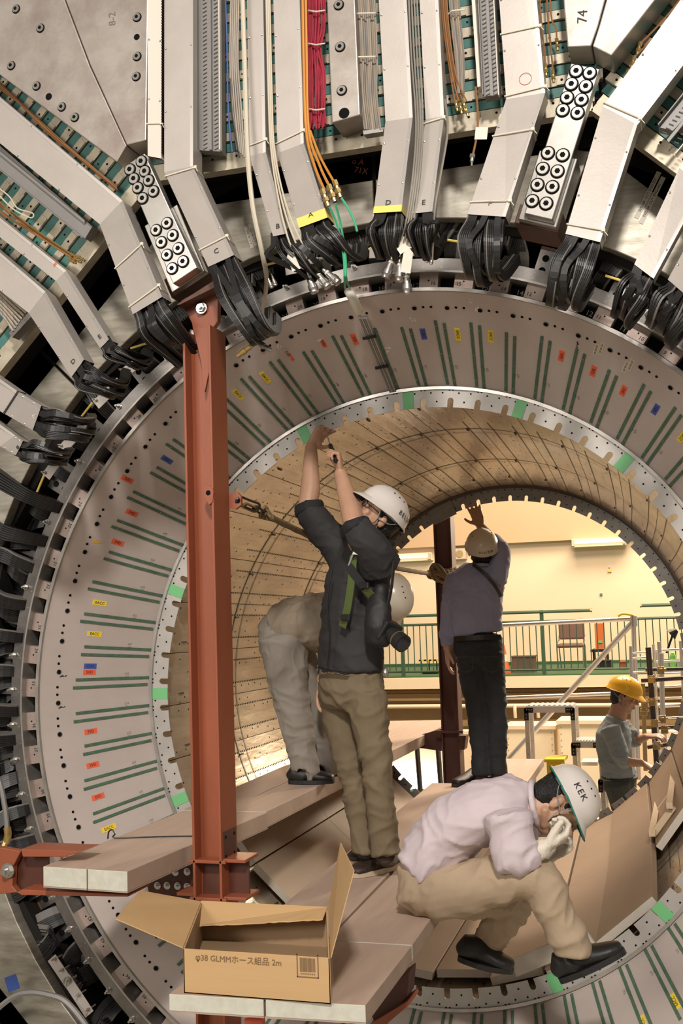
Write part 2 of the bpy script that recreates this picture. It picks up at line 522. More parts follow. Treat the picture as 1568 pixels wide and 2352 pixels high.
def tape(px, py, word, m, w=0.060, h=0.024, tm='ink', sz=0.0185, rot=0):
    R, a = on_cone(px, py)
    n, inw, tg = cone_frame(a)
    yd = n.cross(inw)
    if rot: 
        q = Matrix.Rotation(R_(rot), 3, n); inw = q @ inw; yd = q @ yd
    c = cone_pt(R, a, 0.001)
    mb = MB(); mb.box(c, (w, h, 0.0012), (inw, yd, n))
    o = build(mb, 'name_tape', m, ring)
    if word: 
        t = text(word, 'tape_lettering', tm, c+n*0.0010, inw, yd, sz, ring)
        t.parent = o; t.location = (0, 0, 0)
    return o
YL, RL, BL = 'yellow_label', 'red_label', 'blue_label'
for x, y, w, m in ((302, 1101-0, 'SVD', RL), (302, 1178, 'SVD', RL), (270, 1246, 'SVD', RL), (229, 1385, 'EACC', YL), (217, 1456, 'EACC', YL),
                   (207, 1530, 'CDC', BL), (205, 1544, 'SVD', RL), (208, 1680, 'SVD', RL), (213, 1757, 'SVD', RL), (225, 1830, 'SVD', RL),
                   (250, 1902, 'EACC', YL), (383, 1056, 'CDC', BL), (547, 906, 'EACC', YL), (609, 867, 'EACC', YL), (814, 779, 'SVD', RL),
                   (972, 767, 'CDC', BL), (1051, 768, 'EACC', YL), (1127, 772, 'EACC', YL), (1289, 817, 'SVD', RL), (1362, 852, 'SVD', RL),
                   (1431, 897, 'SVD', RL), (1505, 940, 'CDC', BL), (1566, 1003, 'EACC', YL), (1550, 2300, 'EACC', YL), (1478, 2350, 'EACC', YL)):
    if (x, y) == (302, 1101): x = 292
    o = tape(x, y, w, m, 0.072 if w == 'EACC' else 0.062)
    o['label'] = {YL: 'yellow', RL: 'orange-red', BL: 'blue'}[m]+' tape lettered '+w
tape(742, 788, 'SVD', RL, 0.05, 0.018); tape(668, 820, '', RL, 0.045, 0.014)
tape(736, 780, '', 'paper', 0.012, 0.03); tape(660, 812, 'D00', 'cone_paint', 0.06, 0.02)
for x, y in ((1368, 803), (1380, 800), (1436, 842), (1448, 838)):
    tape(x, y, 'SVD-BR 001', 'tan_sticker', 0.07, 0.018, 'ink_faint', 0.011)
for x, y, a in ((222, 1246, 20),):
    R, ang = on_cone(x, y); n, inw, tg = cone_frame(ang); c = cone_pt(R, ang, .001)
    mb = MB(); mb.prism([c-tg*.006-inw*.02, c+tg*.010-inw*.02, c+inw*.03+tg*.004], n*.001)
    build(mb, 'tape_scrap', 'orange_tape', ring)
for x, y in ((1098, 712), (948, 735), (893, 802), (1083, 692), (640, 795)):
    R, ang = on_cone(x, y); n, inw, tg = cone_frame(ang); c = cone_pt(R, ang, .001)
    mb = MB()
    for q in range(5): 
        d = inw*random.uniform(-.014, .014)+tg*random.uniform(-.012, .012)
        mb.ell(c+d, (.006, .005, .003), (inw, tg, n), 6, 4)
    build(mb, 'sealant_blob', 'paper', ring)
for x, y in ((137, 1555), (134, 1627), (1325, 784)):
    R, ang = on_cone(x, y); n, inw, tg = cone_frame(ang); c = cone_pt(R, ang, .001)
    mb = MB(); mb.tube([c, c+inw*.012+tg*.006, c+inw*.022+tg*.002, c+inw*.032+tg*.006], [.002, .004, .001, .003], 5)
    build(mb, 'pen_mark', 'ink', ring)

# notched inner flange
def notched(R0, Rn, R1, w, Y, t, pitch, phase, cnt, nm, m, parent, every=1, rnd=True):
    """flange sheet from radius R1 (outer) to R0 (tips) with rounded slots down to Rn"""
    for k in range(0, cnt, every):
        a = phase-pitch*k
        mb = MB()
        hw = math.degrees(w/2/Rn)
        pts = []
        for q in range(5): pts.append(pol(R1, a+pitch*q/4, Y))
        for q in range(4): pts.append(pol(R0, a+pitch-hw-(pitch-2*hw)*q/3, Y)) if False else None
        pts2 = [pol(R0, a+pitch-hw+(-(pitch-2*hw))*q/3, Y) for q in range(4)]
        # right slot half (at angle a+pitch)
        sl1 = [pol(Rn+w/2*math.cos(R_(t2)), a+pitch-hw*math.sin(R_(t2)), Y) for t2 in (0, 30, 60, 90)]
        sl0 = [pol(Rn+w/2*math.cos(R_(t2)), a+hw*math.sin(R_(t2)), Y) for t2 in (90, 60, 30, 0)]
        poly = pts+sl1+pts2+sl0
        mb.prism(poly, (0, t, 0))
        for RR, dq in ((R1-.022, .3), (R1-.022, .72), (R0+.025, .5)):
            mb.cyl(pol(RR, a+pitch*dq, Y), pol(RR, a+pitch*dq, Y-.002), .004, 8, 1)
        build(mb, nm, [m, 'dark_recess'], parent)
notched(1.262, 1.292, RI+.004, 0.027, 0.395, 0.006, NP, N0, 65, 'flange_tab', 'flange_alu', ring)
build(band(1.322, RI+.006, 0.402, .03), 'flange_backing', 'band_steel', ring)
build(band(RI-.004, RI+.010, .385, .02), 'flange_lip', 'rim_steel', ring)
for x, y in ((698, 995), (938, 936), (1193, 937), (1433, 1062), (397, 1355), (361, 1593), (414, 1835), (1510, 2084), (1270, 2250)):
    p = at(x, y, .392); a = math.degrees(math.atan2(p.z, p.x)); c = pol(1.303, a, .3935)
    rd = pol(1, a, 0); tg = Vector((-rd.z, 0, rd.x))
    mb = MB(); mb.box(c, (.082, .05, .0012), (rd, tg, V(0, -1, 0)))
    build(mb, 'green_tape', 'green_tape', ring, label='square of green masking tape')

# outer numbered ring: steel band, tan blocks, dark recesses
nring = thing('numbered_support_ring', (0, -0.06, -1.75), 'polished steel ring with numbered tan blocks around the grey cone face', 'detector ring')
build(band(1.742, 1.795, -0.085, 0.02), 'steel_band', 'band_steel', nring)
build(band(1.674, 1.76, 0.02, 0.03), 'recess_floor', 'gap_shade', nring)
build(band(1.737, 1.745, -0.09, 0.1), 'band_lip', 'rim_steel', nring)
build(band(1.678, 1.684, -0.045, 0.1), 'inner_lip', 'rim_steel', nring)
num = 35
for k in range(73):
    a = H0-HP*(k+0.5)
    rd = pol(1, a, 0); tg = Vector((-rd.z, 0, rd.x))
    c = pol(1.711, a, -0.03)
    mb = MB(); mb.box(c, (.056, .078, .05), (rd, tg, V(0, -1, 0)), 0)
    mb.cyl(c+V(0, -.025, 0), c+V(0, -.0265, 0), .0035, 8, 1)
    o = build(mb, 'number_block', ['block_tan', 'dark_recess'], nring)
    if k < 30 or k > 58:
        nn = 34-k if k < 34 else 107-k
        t = text(str(nn), 'block_number', 'ink', c+V(0, -.0256, 0)-rd*.012+tg*.02*(1 if k % 2 else -1), tg if k < 8 else -tg, -rd if k < 8 else rd, .022, nring)
        t.parent = o; t.location = (0, 0, 0)
        if k % 3 != 1:
            a2 = H0-HP*k; c2 = pol(1.712, a2, .0185); rd2 = pol(1, a2, 0); tg2 = Vector((-rd2.z, 0, rd2.x))
            text(str(nn+1), 'recess_number', 'ink_white', c2, tg2 if k < 8 else -tg2, -rd2 if k < 8 else rd2, .03, nring)
mb = MB()
for k in range(146):
    a = H0-HP*k/2+.6
    for RR in (1.758, 1.782):
        if (k+int(RR*1000)) % 3: disc(pol(RR, a, -.085), (0, -1, 0), .0028, .001, 6, mb)
build(mb, 'band_screws', 'machined_steel', nring, kind='stuff')
for k in range(73):
    if k % 2 == 0 or k > 60:
        a = H0-HP*(k+.45)
        mb = MB(); c = pol(1.79, a, -.085)
        mb.cyl(c, c+V(0, -.006, 0), .013, 12); mb.cyl(c+V(0, -.006, 0), c+V(0, -.018, 0), .009, 6); mb.cyl(c+V(0, -.018, 0), c+V(0, -.034, 0), .005, 8)
        build(mb, 'stud_nut', 'machined_steel', nring)

# inner wall
wall = thing('inner_barrel_shell', (0, 1.6, -1.25), 'tunnel-like inner wall of the barrel, perforated brownish aluminium panels', 'barrel')
def wall_r(Y):
    for (y0, r0), (y1, r1) in (((.40, 1.312), (1.15, 1.278)), ((1.15, 1.278), (2.0, 1.226)), ((2.0, 1.226), (2.80, 1.152))):
        if Y <= y1: return r0+(r1-r0)*(Y-y0)/(y1-y0)
    return 1.152
mb = MB(); YS = [.40, 1.15, 2.0, 2.82]; vs = []; fs = []
for i in range(130):
    for Y in YS: vs.append(pol(wall_r(Y)+.006, 360*i/130, Y))
for i in range(130):
    j = (i+1) % 130
    for k in range(3): fs.append((i*4+k, i*4+k+1, j*4+k+1, j*4+k))
mb.add(vs, fs); build(mb, 'wall_backing', 'wall_seam', wall)
for q in range(3):
    y0, y1 = YS[q]+.003, YS[q+1]-.003
    mb = MB(); vs = []
    ap = 2*NP
    for i in range(5):
        a = -ap/2+.08+(ap-.16)*i/4
        for Y, dR in ((y0, 0), (y1, 0), (y1, .004), (y0, .004)): vs.append(pol(wall_r(Y)+dR, a, Y))
    fs = [(0, 1, 2, 3), (19, 18, 17, 16)]
    for i in range(4):
        for k in range(4): fs.append((i*4+k, i*4+(k+1) % 4, (i+1)*4+(k+1) % 4, (i+1)*4+k))
    mb.add(vs, fs)
    for f in range(2, 18): pass
    p0 = build(mb, 'wall_panel', 'wall_alu', wall)
    me = p0.data
    for i in range(33):
        a = N0-ap*i-ap/2+ (NP if i == 32 else 0)*0
        Mx = Matrix.Rotation(-R_(a), 4, 'Y')
        if i == 0: p0.matrix_basis = Matrix.Translation(-WL[wall]) @ Mx
        else: dup(p0, Mx, wall)
mb = MB()
rr = random.Random(3)
for m in range(65):
    a = N0-NP*m-NP/2
    Y = .98
    while Y < 2.78:
        R = wall_r(Y)-.0008; rd = pol(1, a, 0)
        p = pol(R, a, Y); tg = Vector((-rd.z, 0, rd.x)); s = .0054
        vs = [p+V(0, -s*.85, 0)-tg*s*.8, p+V(0, s*.85, 0)-tg*s*.8, p+V(0, s*.85, 0)+tg*s*.8, p+V(0, -s*.85, 0)+tg*s*.8]
        mb.add(vs, [(0, 1, 2, 3)]); Y += .0215
    for q in range(26):
        Y = .5+q*.088+rr.uniform(-.02, .02); aa = a+rr.choice((-1.4, 1.5, 2.4, .9))+rr.uniform(-.1, .1)
        if Y > 2.75: continue
        p = pol(wall_r(Y)-.0008, aa, Y); rd = pol(1, aa, 0); tg = Vector((-rd.z, 0, rd.x)); s = .0052
        vs = [p+V(0, s*math.cos(t), 0)+tg*s*math.sin(t) for t in (0, 1.05, 2.09, 3.14, 4.19, 5.24)]
        mb.add(vs, [(0, 1, 2, 3, 4, 5)])
build(mb, 'perforations', 'dark_recess', wall, kind='stuff')
for Y, w in ((1.15, .012), (1.24, .006), (2.0, .012), (2.06, .006), (2.62, .006)):
    mb = MB(); vs = []; fs = []
    for i in range(130):
        vs += [pol(wall_r(Y)-.0025, 360*i/130, Y-w/2), pol(wall_r(Y)-.0025, 360*i/130, Y+w/2)]
    for i in range(130):
        j = (i+1) % 130; fs.append((2*i, 2*i+1, 2*j+1, 2*j))
    mb.add(vs, fs); build(mb, 'seam_band', 'wall_seam' if w < .01 else 'far_flange_alu', wall)
for Y in (.60, 1.15, 2.0, 2.5):
    for m in range(65):
        if (m*7+int(Y*10)) % 2: continue
        a = N0-NP*m-NP/2+.5; rd = pol(1, a, 0); tg = Vector((-rd.z, 0, rd.x)); R = wall_r(Y)-.004
        mb = MB(); mb.box(pol(R, a, Y+.02), (.006, .008, .045), (rd, tg, V(0, 1, 0)))
        build(mb, 'wall_clip', 'dark_red_steel' if False else 'wall_seam', wall)
fl = thing('far_flange', (0, 2.83, -1.1), 'dark grey notched flange at the far mouth of the barrel', 'flange')
notched(1.052, 1.078, 1.148, 0.022, 2.80, 0.008, 5.625, 105.3, 64, 'flange_tab', 'far_flange_alu', fl)
build(band(1.142, 1.25, 2.80, .10), 'flange_ring', 'far_flange_alu', fl)
build(band(1.136, 1.150, 2.785, .02), 'flange_lip', 'wall_seam', fl)
p = at(1018, 1182, 2.79); a = math.degrees(math.atan2(p.z, p.x))
mb = MB(); rd = pol(1, a, 0); tg = Vector((-rd.z, 0, rd.x)); mb.box(pol(1.09, a, 2.79), (.11, .17, .006), (rd, tg, V(0, -1, 0)))
build(mb, 'cover_tab', 'far_flange_alu', fl)
# body of the cryostat closing the space around the barrel
cry = thing('cryostat_body', (0, 1.5, -2), 'black cable gap and cryostat body behind the numbered ring', 'detector body')
build(band(1.66, 2.35, 0.12, .05, n=96), 'gap_light_block', 'gap_shade', cry)  # dark disc added behind the gap to block light
mb = MB(); vs = []; fs = []
for i in range(96):
    for R, Y in ((1.40, .47), (1.655, .16), (1.655, 2.9), (1.30, 2.9)): vs.append(pol(R, 360*i/96, Y))
for i in range(96):
    j = (i+1) % 96
    for k in range(3): fs.append((i*4+k, i*4+k+1, j*4+k+1, j*4+k))
build(mb.add(vs, fs), 'crystal_shell', 'gap_shade', cry)
# brushed end plates of the cryostat, sixteen around
plates = [(22.5*i+11.25) for i in range(16)]
for i, a in enumerate(plates):
    if 200 < a < 340 and a > 240: continue
    lab = None
    mb = MB(); pts = []
    for q in range(5): pts.append(pol(1.925, a-11.1+22.2*q/4, -.2))
    for q in range(3): pts.append(pol(2.255, a+11.15-22.3*q/2, -.2))
    rd = pol(1, a, 0)
    mb.prism(pts, (0, .06, 0))
    o = build(mb, 'cryostat_end_plate', 'brushed_steel', cry, bevel=.004)
    mb = MB(); mb.prism([pol(1.92, a-11.1, -.14), pol(1.92, a+11.1, -.14), pol(2.25, a+11.1, -.14), pol(2.25, a-11.1, -.14)], (0, .28, 0))
    build(mb, 'plate_packing', 'gap_shade', cry)
for x, y, s, w in ((822, 372, 'o A', 'ink_red'), (829, 392, '71X', 'ink_red')):
    text(s, 'chalk_mark', w, at(x, y, -.2015), (1, 0, -.3), (.3, 0, 1), .035, cry)
for i, (x, y) in enumerate(((1487, 448), (1497, 460))):
    p = at(x, y, -.2012); u = pol(1, 61, 0); mb = MB(); mb.box(p, (.19, .018, .001), (u, Vector((-u.z, 0, u.x)), V(0, -1, 0)))
    o = build(mb, 'paper_label', 'paper', cry); t = text('SVD-BR OUT ENG 001', 'label_text', 'ink', p+V(0, -.0006, 0), u, (-u.z, 0, u.x), .014, cry); t.parent = o; t.location = (0, 0, 0)
for i, (x, y) in enumerate(((572, 545), (580, 540))):
    p = at(x, y, -.2012); u = -pol(1, 106, 0); mb = MB(); mb.box(p, (.10, .015, .001), (u, Vector((-u.z, 0, u.x)), V(0, -1, 0)))
    o = build(mb, 'paper_label', 'paper', cry); t = text('SVD-BR 01 0', 'label_text', 'ink', p+V(0, -.0006, 0), u, (-u.z, 0, u.x), .012, cry); t.parent = o; t.location = (0, 0, 0)

# ------------------------------------------------------------------ yoke: three sectors of stacked layers
TW = math.tan(R_(22.5))
secname = {135: 'upper left', 90: 'top', 45: 'upper right', 180: 'left side', 225: 'lower left'}
for A in (45, 90, 135, 180, 225):
    u = pol(1, A, 0); t = Vector((-u.z, 0, u.x))
    yk = thing('yoke_sector', u*2.2+V(0, -.3, 0), secname[A]+' yoke sector of stacked iron plates with teal gaps', 'magnet yoke')
    mb = MB(); ro = 3.9 if A < 150 else 2.86; P = [u*2.20-t*2.20*TW, u*2.20+t*2.20*TW, u*ro+t*ro*TW, u*ro-t*ro*TW]
    mb.prism([p+V(0, -.385, 0) for p in P], (0, 3.2, 0)); build(mb, 'yoke_core', 'gap_shade', yk)
    n0 = 2.178
    for L in range(17 if A < 150 else 8):
        for kind in (0, 1):
            a0 = n0+.084*L+(0 if kind == 0 else .041); a1 = a0+(.038 if kind == 0 else .042)
            w0 = a0*TW-.004
            if kind == 0:
                c = u*(a0+a1)/2
                # iron edge is met in short blocks
                mb = MB(); mb.box(c+V(0, -.40, 0), (a1-a0, 2*w0, .03), (u, t, V(0, -1, 0)), 0)
                s = -w0+.03
                while s < w0:
                    mb.box(c+t*s+V(0, -.4165, 0), (a1-a0-.004, .062, .006), (u, t, V(0, -1, 0)), 0)
                    disc(c+t*(s+.012)+V(0, -.4195, 0), (0, -1, 0), .005, .0008, 8, mb, 1)
                    s += .105
                build(mb, 'iron_layer', ['yoke_iron', 'dark_recess'], yk)
            else:
                mb = MB(); c = u*(a0+a1)/2
                mb.box(c+V(0, -.396, 0), (a1-a0-.006, 2*w0, .024), (u, t, V(0, -1, 0)), 0)
                s = -w0+.05
                while s < w0:
                    disc(c+t*s+V(0, -.408, 0), (0, -1, 0), .0045, .001, 6, mb, 1); s += .14
                build(mb, 'teal_layer', ['teal_paint', 'dark_recess'], yk)
    # lip plate along the inner edge
    mb = MB(); c = u*2.165; mb.box(c+V(0, -.40, 0), (.045, 2*2.165*TW-.01, .05), (u, t, V(0, -1, 0)))
    build(mb, 'edge_bar', 'yoke_iron', yk)
    mb = MB(); mb.box(u*2.0+V(0, -.05, 0)+u*.16, (.12, 2*2.1*TW, .3), (u, t, V(0, -1, 0))); build(mb, 'gap_liner', 'gap_shade', yk)

def prism_px(pts, Y, t, m, name, parent, **kw):
    mb = MB(); mb.prism([at(x, y, Y) for x, y in pts], (0, t, 0)); return build(mb, name, m, parent, **kw)
def socket_bolt(p, r, parent, name='socket_bolt', deep=True):
    n = V(0, -1, 0); mb = MB()
    mb.cyl(p, p+n*.0015, r*1.0, 20, 1)
    mb.tube([p+n*.001, p+n*.006, p+n*.008], [r*.82, r*.82, r*.74], 18, 0)
    mb.cyl(p+n*.0078, p+n*.0086, r*.40, 6, 1)
    return build(mb, name, ['bolt_steel', 'dark_recess'], parent)
# big wedge plates between the sectors
YP = -.56
wp = thing('yoke_corner_plate', at(60, 100, YP), 'large scratched steel plate in the upper left corner, left of the long joint', 'steel plate', 'yoke corner plates')
prism_px([(-420, -420), (-5, -420), (150, 5), (205, 150), (290, 334), (268, 372), (0, 172), (-420, -141)], YP, .14, 'plate_steel', 'plate', wp, bevel=.004)
for x, y in ((93, 65), (37, 21), (26, 151), (84, 198), (142, 246), (172, 270)): socket_bolt(at(x, y, YP), .020, wp)
mb = MB(); disc(at(112, 222, YP), (0, -1, 0), .015, .001, 14, mb); build(mb, 'empty_hole', 'dark_recess', wp)
wp2 = thing('yoke_corner_plate', at(250, 100, YP), 'large scratched steel plate in the upper left, right of the long joint, marked 8-2', 'steel plate', 'yoke corner plates')
prism_px([(-3, -420), (346, -420), (335, 322), (291, 333), (207, 149), (152, 4)], YP, .14, 'plate_steel', 'plate', wp2, bevel=.004)
for x, y in ((315, 40), (315, 130), (313, 176)): socket_bolt(at(x, y, YP), .020, wp2)
mb = MB(); disc(at(314, 85, YP), (0, -1, 0), .013, .001, 14, mb); build(mb, 'empty_hole', 'dark_recess', wp2)
text('8-2', 'pen_number', 'ink_faint', at(258, 43, YP-.001), (0, 0, 1), (-1, 0, 0), .045, wp2)
wp3 = thing('yoke_corner_plate', at(1330, 50, YP), 'steel corner plate at the upper right marked with a pen stroke figure', 'steel plate', 'yoke corner plates')
prism_px([(1262, -420), (1296, 30), (1303, 108), (1357, 106), (1373, 60), (1392, -10), (1487, -420)], YP, .14, 'plate_steel', 'plate', wp3, bevel=.004)
text('74', 'pen_number', 'ink', at(1338, 38, YP-.001), (.1, 0, 1), (-1, 0, 0), .05, wp3)
wp4 = thing('yoke_corner_plate', at(1450, 30, YP), 'steel corner plate at the upper right running off to the top edge', 'steel plate', 'yoke corner plates')
prism_px([(1489, -420), (1394, -8), (1375, 60), (1360, 106), (1404, 128), (1520, -20), (1840, -420)], YP, .14, 'plate_steel', 'plate', wp4, bevel=.004)
sb = thing('bolted_steel_bar', at(785, 150, YP), 'vertical steel bar with a row of socket bolts beside the red cables', 'steel bar')
prism_px([(732, -420), (796, -420), (826, 264), (762, 282)], YP, .16, 'plate_steel', 'bar', sb, bevel=.004)
for x, y in ((778, 12), (781, 108), (785, 208)): socket_bolt(at(x, y, YP), .021, sb)
mb = MB(); disc(at(790, 260, YP), (0, -1, 0), .021, .001, 14, mb); build(mb, 'empty_hole', 'dark_recess', sb)
# corner brackets with socket bolts
def bracket(cor, bolts, label, ylow=None):
    b = thing('corner_bracket', at(*cor[2], -.62), label, 'bracket')
    prism_px(cor, -.63, .05, 'machined_steel', 'bracket_plate', b, bevel=.003)
    cs = [Vector((x, y, 0)) for x, y in cor]
    up_ = (cs[0]-cs[3]).normalized(); sd = (cs[1]-cs[0]).normalized()
    q = [cs[3]-sd*10+up_*150, cs[2]+sd*14+up_*150, cs[2]+sd*14-up_*16, cs[3]-sd*10-up_*16]
    prism_px([(v.x, v.y) for v in q], -.575, .12, 'machined_steel', 'backing_plate', b, bevel=.003)
    q = [cs[3]-sd*16+up_*20, cs[2]+sd*20+up_*20, cs[2]+sd*20-up_*26, cs[3]-sd*16-up_*26]
    prism_px([(v.x, v.y) for v in q], -.54, .2, 'brown_primer', 'foot_block', b, bevel=.003)
    for x, y in bolts: socket_bolt(at(x, y, -.63), .0255, b)
    return b
bl = bracket([(285, 382), (331, 352), (452, 615), (397, 652)],
        [(299, 390), (325, 371), (308, 411), (333, 394), (317, 432), (342, 415), (328, 456), (353, 440),
         (359, 529), (384, 513), (371, 557), (397, 541), (384, 586), (410, 571), (396, 617), (421, 601)],
        'long steel bracket with sixteen socket bolts above the red column')
bracket([(1311, 145), (1377, 158), (1268, 505), (1204, 490)],
        [(1323, 164), (1354, 169), (1312, 194), (1345, 199), (1302, 225), (1335, 230), (1292, 254), (1326, 260),
         (1258, 352), (1292, 357), (1246, 388), (1280, 394), (1234, 425), (1268, 430), (1222, 462), (1254, 468)],
        'long steel bracket with sixteen socket bolts at the upper right')
# ------------------------------------------------------------------ cable ducts
def duct(Ls, Rs, label, Ys=(-.55, -.56, -.70), t=.075, tie=(), tapeq=None, letter=None, lip=True, m='duct_aluminium', name='cable_duct', screws=True):
    b = thing(name, (at(*Ls[-1], Ys[-1])+at(*Rs[-1], Ys[-1]))/2, label, 'cable duct', 'aluminium ducts on the yoke')
    P = [(at(*l, Y), at(*r, Y)) for l, r, Y in zip(Ls, Rs, Ys)]
    P[0] = (P[0][0]+(P[0][0]-P[1][0]).normalized()*.55, P[0][1]+(P[0][1]-P[1][1]).normalized()*.55)
    mb = MB(); vs = []; fs = []
    for l, r in P: vs += [l, r, r+V(0, t, 0), l+V(0, t, 0)]
    n = len(P)
    for i in range(n-1):
        for k in range(4): fs.append((i*4+k, i*4+(k+1) % 4, (i+1)*4+(k+1) % 4, (i+1)*4+k))
    fs.append((0, 3, 2, 1))
    mb.add(vs, fs)
    # dark mouth set inside the lower end
    l, r = P[-1]; d = ((P[-2][0]-l)).normalized()
    mb.add([l+d*.012, r+d*.012, r+d*.012+V(0, t, 0), l+d*.012+V(0, t, 0)], [(0, 1, 2, 3)], 1)
    build(mb, 'duct_body', [m, 'dark_recess'], b)
    if lip:
        mb = MB()
        for i in range(n-1):
            (l0, r0), (l1, r1) = P[i], P[i+1]
            w0 = (r0-l0).normalized(); w1 = (r1-l1).normalized()
            mb.prism([r0-w0*.012, r0+w0*.001, r1+w1*.001, r1-w1*.012], (0, -.0015, 0))
        build(mb, 'folded_edge', 'duct_edge', b)
    if screws:
        for i in range(n-1):
            for s in ((.25, .45, .63, .82) if i == 0 else (.25, .7)):
                for e in (0, 1):
                    p = P[i][e].lerp(P[i+1][e], s); w = (P[i][1-e]-P[i][e]).normalized()
                    mb = MB(); mb.ell(p+w*.007+V(0, -.002, 0), (.004, .003, .004), n=8, m=5)
                    build(mb, 'duct_screw', 'bolt_steel', b)
    for i, s in tie:
        l = P[i][0].lerp(P[i+1][0], s); r = P[i][1].lerp(P[i+1][1], s); w = (r-l).normalized()
        l = l-w*.004; r = r+w*.004
        mb = MB(); o = V(0, -.004, 0); bk = V(0, t*.8, 0)
        mb.tube([l+bk, l+o, r+o+V(0, 0, .012), r+bk], .0028, 6)
        mb.box(r+o+V(0, 0, .012), (.012, .008, .010)); mb.tube([r+o+V(0, 0, .012), r+o+V(.014, -.01, -.012)], .0016, 5)
        build(mb, 'cable_tie', 'cable_tie', b)
    if tapeq:
        tm, s = tapeq
        l0, r0 = P[-2]; l1, r1 = P[-1]
        a, c, dd, e = l0.lerp(l1, s), r0.lerp(r1, s), r1, l1
        o = V(0, -.0025, 0)
        mb = MB(); mb.prism([a+o, c+o, dd+o, e+o], (0, .001, 0)); w = (r1-l1).normalized()*.0015
        mb.prism([c+o+w, dd+o+w, dd+w+V(0, t, 0), c+w+V(0, t, 0)], w*.3)
        build(mb, 'end_tape', tm, b)
    if letter:
        l0, r0 = P[-2]; l1, r1 = P[-1]
        c = (l0.lerp(l1, .90)+r0.lerp(r1, .90))/2+V(0, -.0035, 0)
        text(letter[0], 'pen_letter', letter[1], c, r1-l1, l0-l1, .03, b, 0.0002)
    return b, P
D = {}
D['C0'] = duct([(339, -60), (339, 358)], [(372, -60), (370, 364)], 'narrow cream duct with a comb edge right of the wedge plates', (-.56, -.58), .05, [(0, .90)], lip=False, m='white_trunk')
mb = MB()
for i in range(60):
    y = -20+i*6.3; p = at(374.5, y, -.575); mb.box(p, (.006, .02, .006))
build(mb, 'comb_teeth', 'dark_recess', D['C0'][0], kind='stuff')
D['C'] = duct([(377, -60), (377, 395), (478, 613)], [(443, -60), (443, 382), (537, 586)], 'wide duct with pen mark C and square of tan tape, beside the red column', (-.57, -.58, -.70), .085, [(1, .05), (1, .83)], letter=('C', 'ink'))
D['B'] = duct([(566, -60), (573, 358), (627, 543)], [(603, -60), (610, 350), (660, 536)], 'narrow duct with pen mark B, third from the red column', (-.56, -.57, -.68), .07, [(0, .97)], letter=('B', 'ink'))
D['A'] = duct([(626, -60), (637, 352), (687, 524)], [(686, -60), (697, 329), (752, 500)], 'duct ending in yellow tape left of the green hoses', (-.56, -.57, -.68), .08, [(0, .97)], ('yellow_tape', .88), ('A', 'ink'))
D['D'] = duct([(866, -60), (885, 279), (857, 490)], [(930, -60), (947, 270), (921, 486)], 'duct ending in yellow tape marked D, right of the ribbon cable', (-.56, -.57, -.70), .08, (), ('yellow_tape', .93), ('D', 'ink'))
D['E'] = duct([(960, -60), (977, 274), (948, 490)], [(1003, -60), (1019, 267), (992, 486)], 'narrow duct with orange tape patch marked E', (-.56, -.57, -.70), .07, [(1, .05)], letter=('E', 'ink'))
D['F'] = duct([(1142, -60), (1162, 228), (1073, 492)], [(1226, -60), (1251, 213), (1160, 498)], 'wide duct with a small red pencilled circle, left of the upper right bracket', (-.56, -.58, -.72), .085, [(0, .76), (0, .99), (1, .33), (1, .90)], letter=('F', 'ink_faint'))
D['G'] = duct([(1650, -120), (1384, 244), (1298, 537)], [(1750, -90), (1463, 286), (1377, 556)], 'wide duct right of the upper right bracket, running up to the top right', (-.56, -.58, -.72), .085, [(0, .99), (1, .93)])
D['H'] = duct([(1640, 270), (1560, 385), (1456, 607)], [(1700, 320), (1610, 435), (1500, 640)], 'slim duct at the right edge with bright screws', (-.56, -.60, -.72), .07)
D['I'] = duct([(1650, 440), (1600, 520), (1533, 642)], [(1720, 500), (1660, 590), (1600, 700)], 'rightmost duct, cut by the edge of the picture', (-.56, -.60, -.72), .07)
D['L1'] = duct([(-70, 272), (229, 515), (305, 722)], [(-70, 165), (281, 461), (372, 682)], 'wide bent duct at upper left with two cable ties on its lower leg', (-.56, -.57, -.68), .085, [(1, .5), (1, .92)])
D['L3'] = duct([(-70, 490), (128, 645), (230, 800)], [(-70, 445), (152, 622), (250, 780)], 'slim bent duct marked E at left with a scrap of orange tape', (-.55, -.56, -.68), .075, letter=('E', 'ink'))
D['L4'] = duct([(-70, 612), (66, 719), (164, 866)], [(-70, 520), (104, 670), (193, 826)], 'bent duct marked D at left with bright edge', (-.55, -.56, -.68), .08, letter=('D', 'ink'))
D['L5'] = duct([(-70, 905), (10, 950), (75, 988)], [(-70, 822), (42, 900), (95, 932)], 'duct marked A in white with a black tie, left edge', (-.60, -.62, -.68), .08, letter=('A', 'ink_white'))
D['L6'] = duct([(-70, 985), (0, 1025), (36, 1046)], [(-70, 925), (35, 1000), (53, 1013)], 'lowest duct at the left edge marked 8', (-.60, -.62, -.68), .07, letter=('8', 'ink'))
P5 = D['L5'][1]; l = P5[1][0]; r = P5[1][1]
mb = MB(); mb.tube([l+V(0, .05, 0), l+V(0, -.004, 0), r+V(0, -.004, 0), r+V(0, .05, 0)], .0045, 6); build(mb, 'black_tie', 'black_tie', D['L5'][0])
def patch(x, y, Y, w, h, m, par, rot=0, name='tape_patch'):
    c = at(x, y, Y); a = R_(rot); mb = MB(); mb.box(c, (w, h, .001), (V(math.cos(a), 0, math.sin(a)), V(-math.sin(a), 0, math.cos(a)), V(0, -1, 0)))
    return build(mb, name, m, par)
patch(486, 552, -.668, .042, .05, 'tan_tape', D['C'][0], 20)
patch(993, 69, -.5625, .052, .045, 'orange_tape', D['E'][0], 2)
patch(126, 607, -.5615, .016, .010, 'red_label', D['L3'][0], 30)
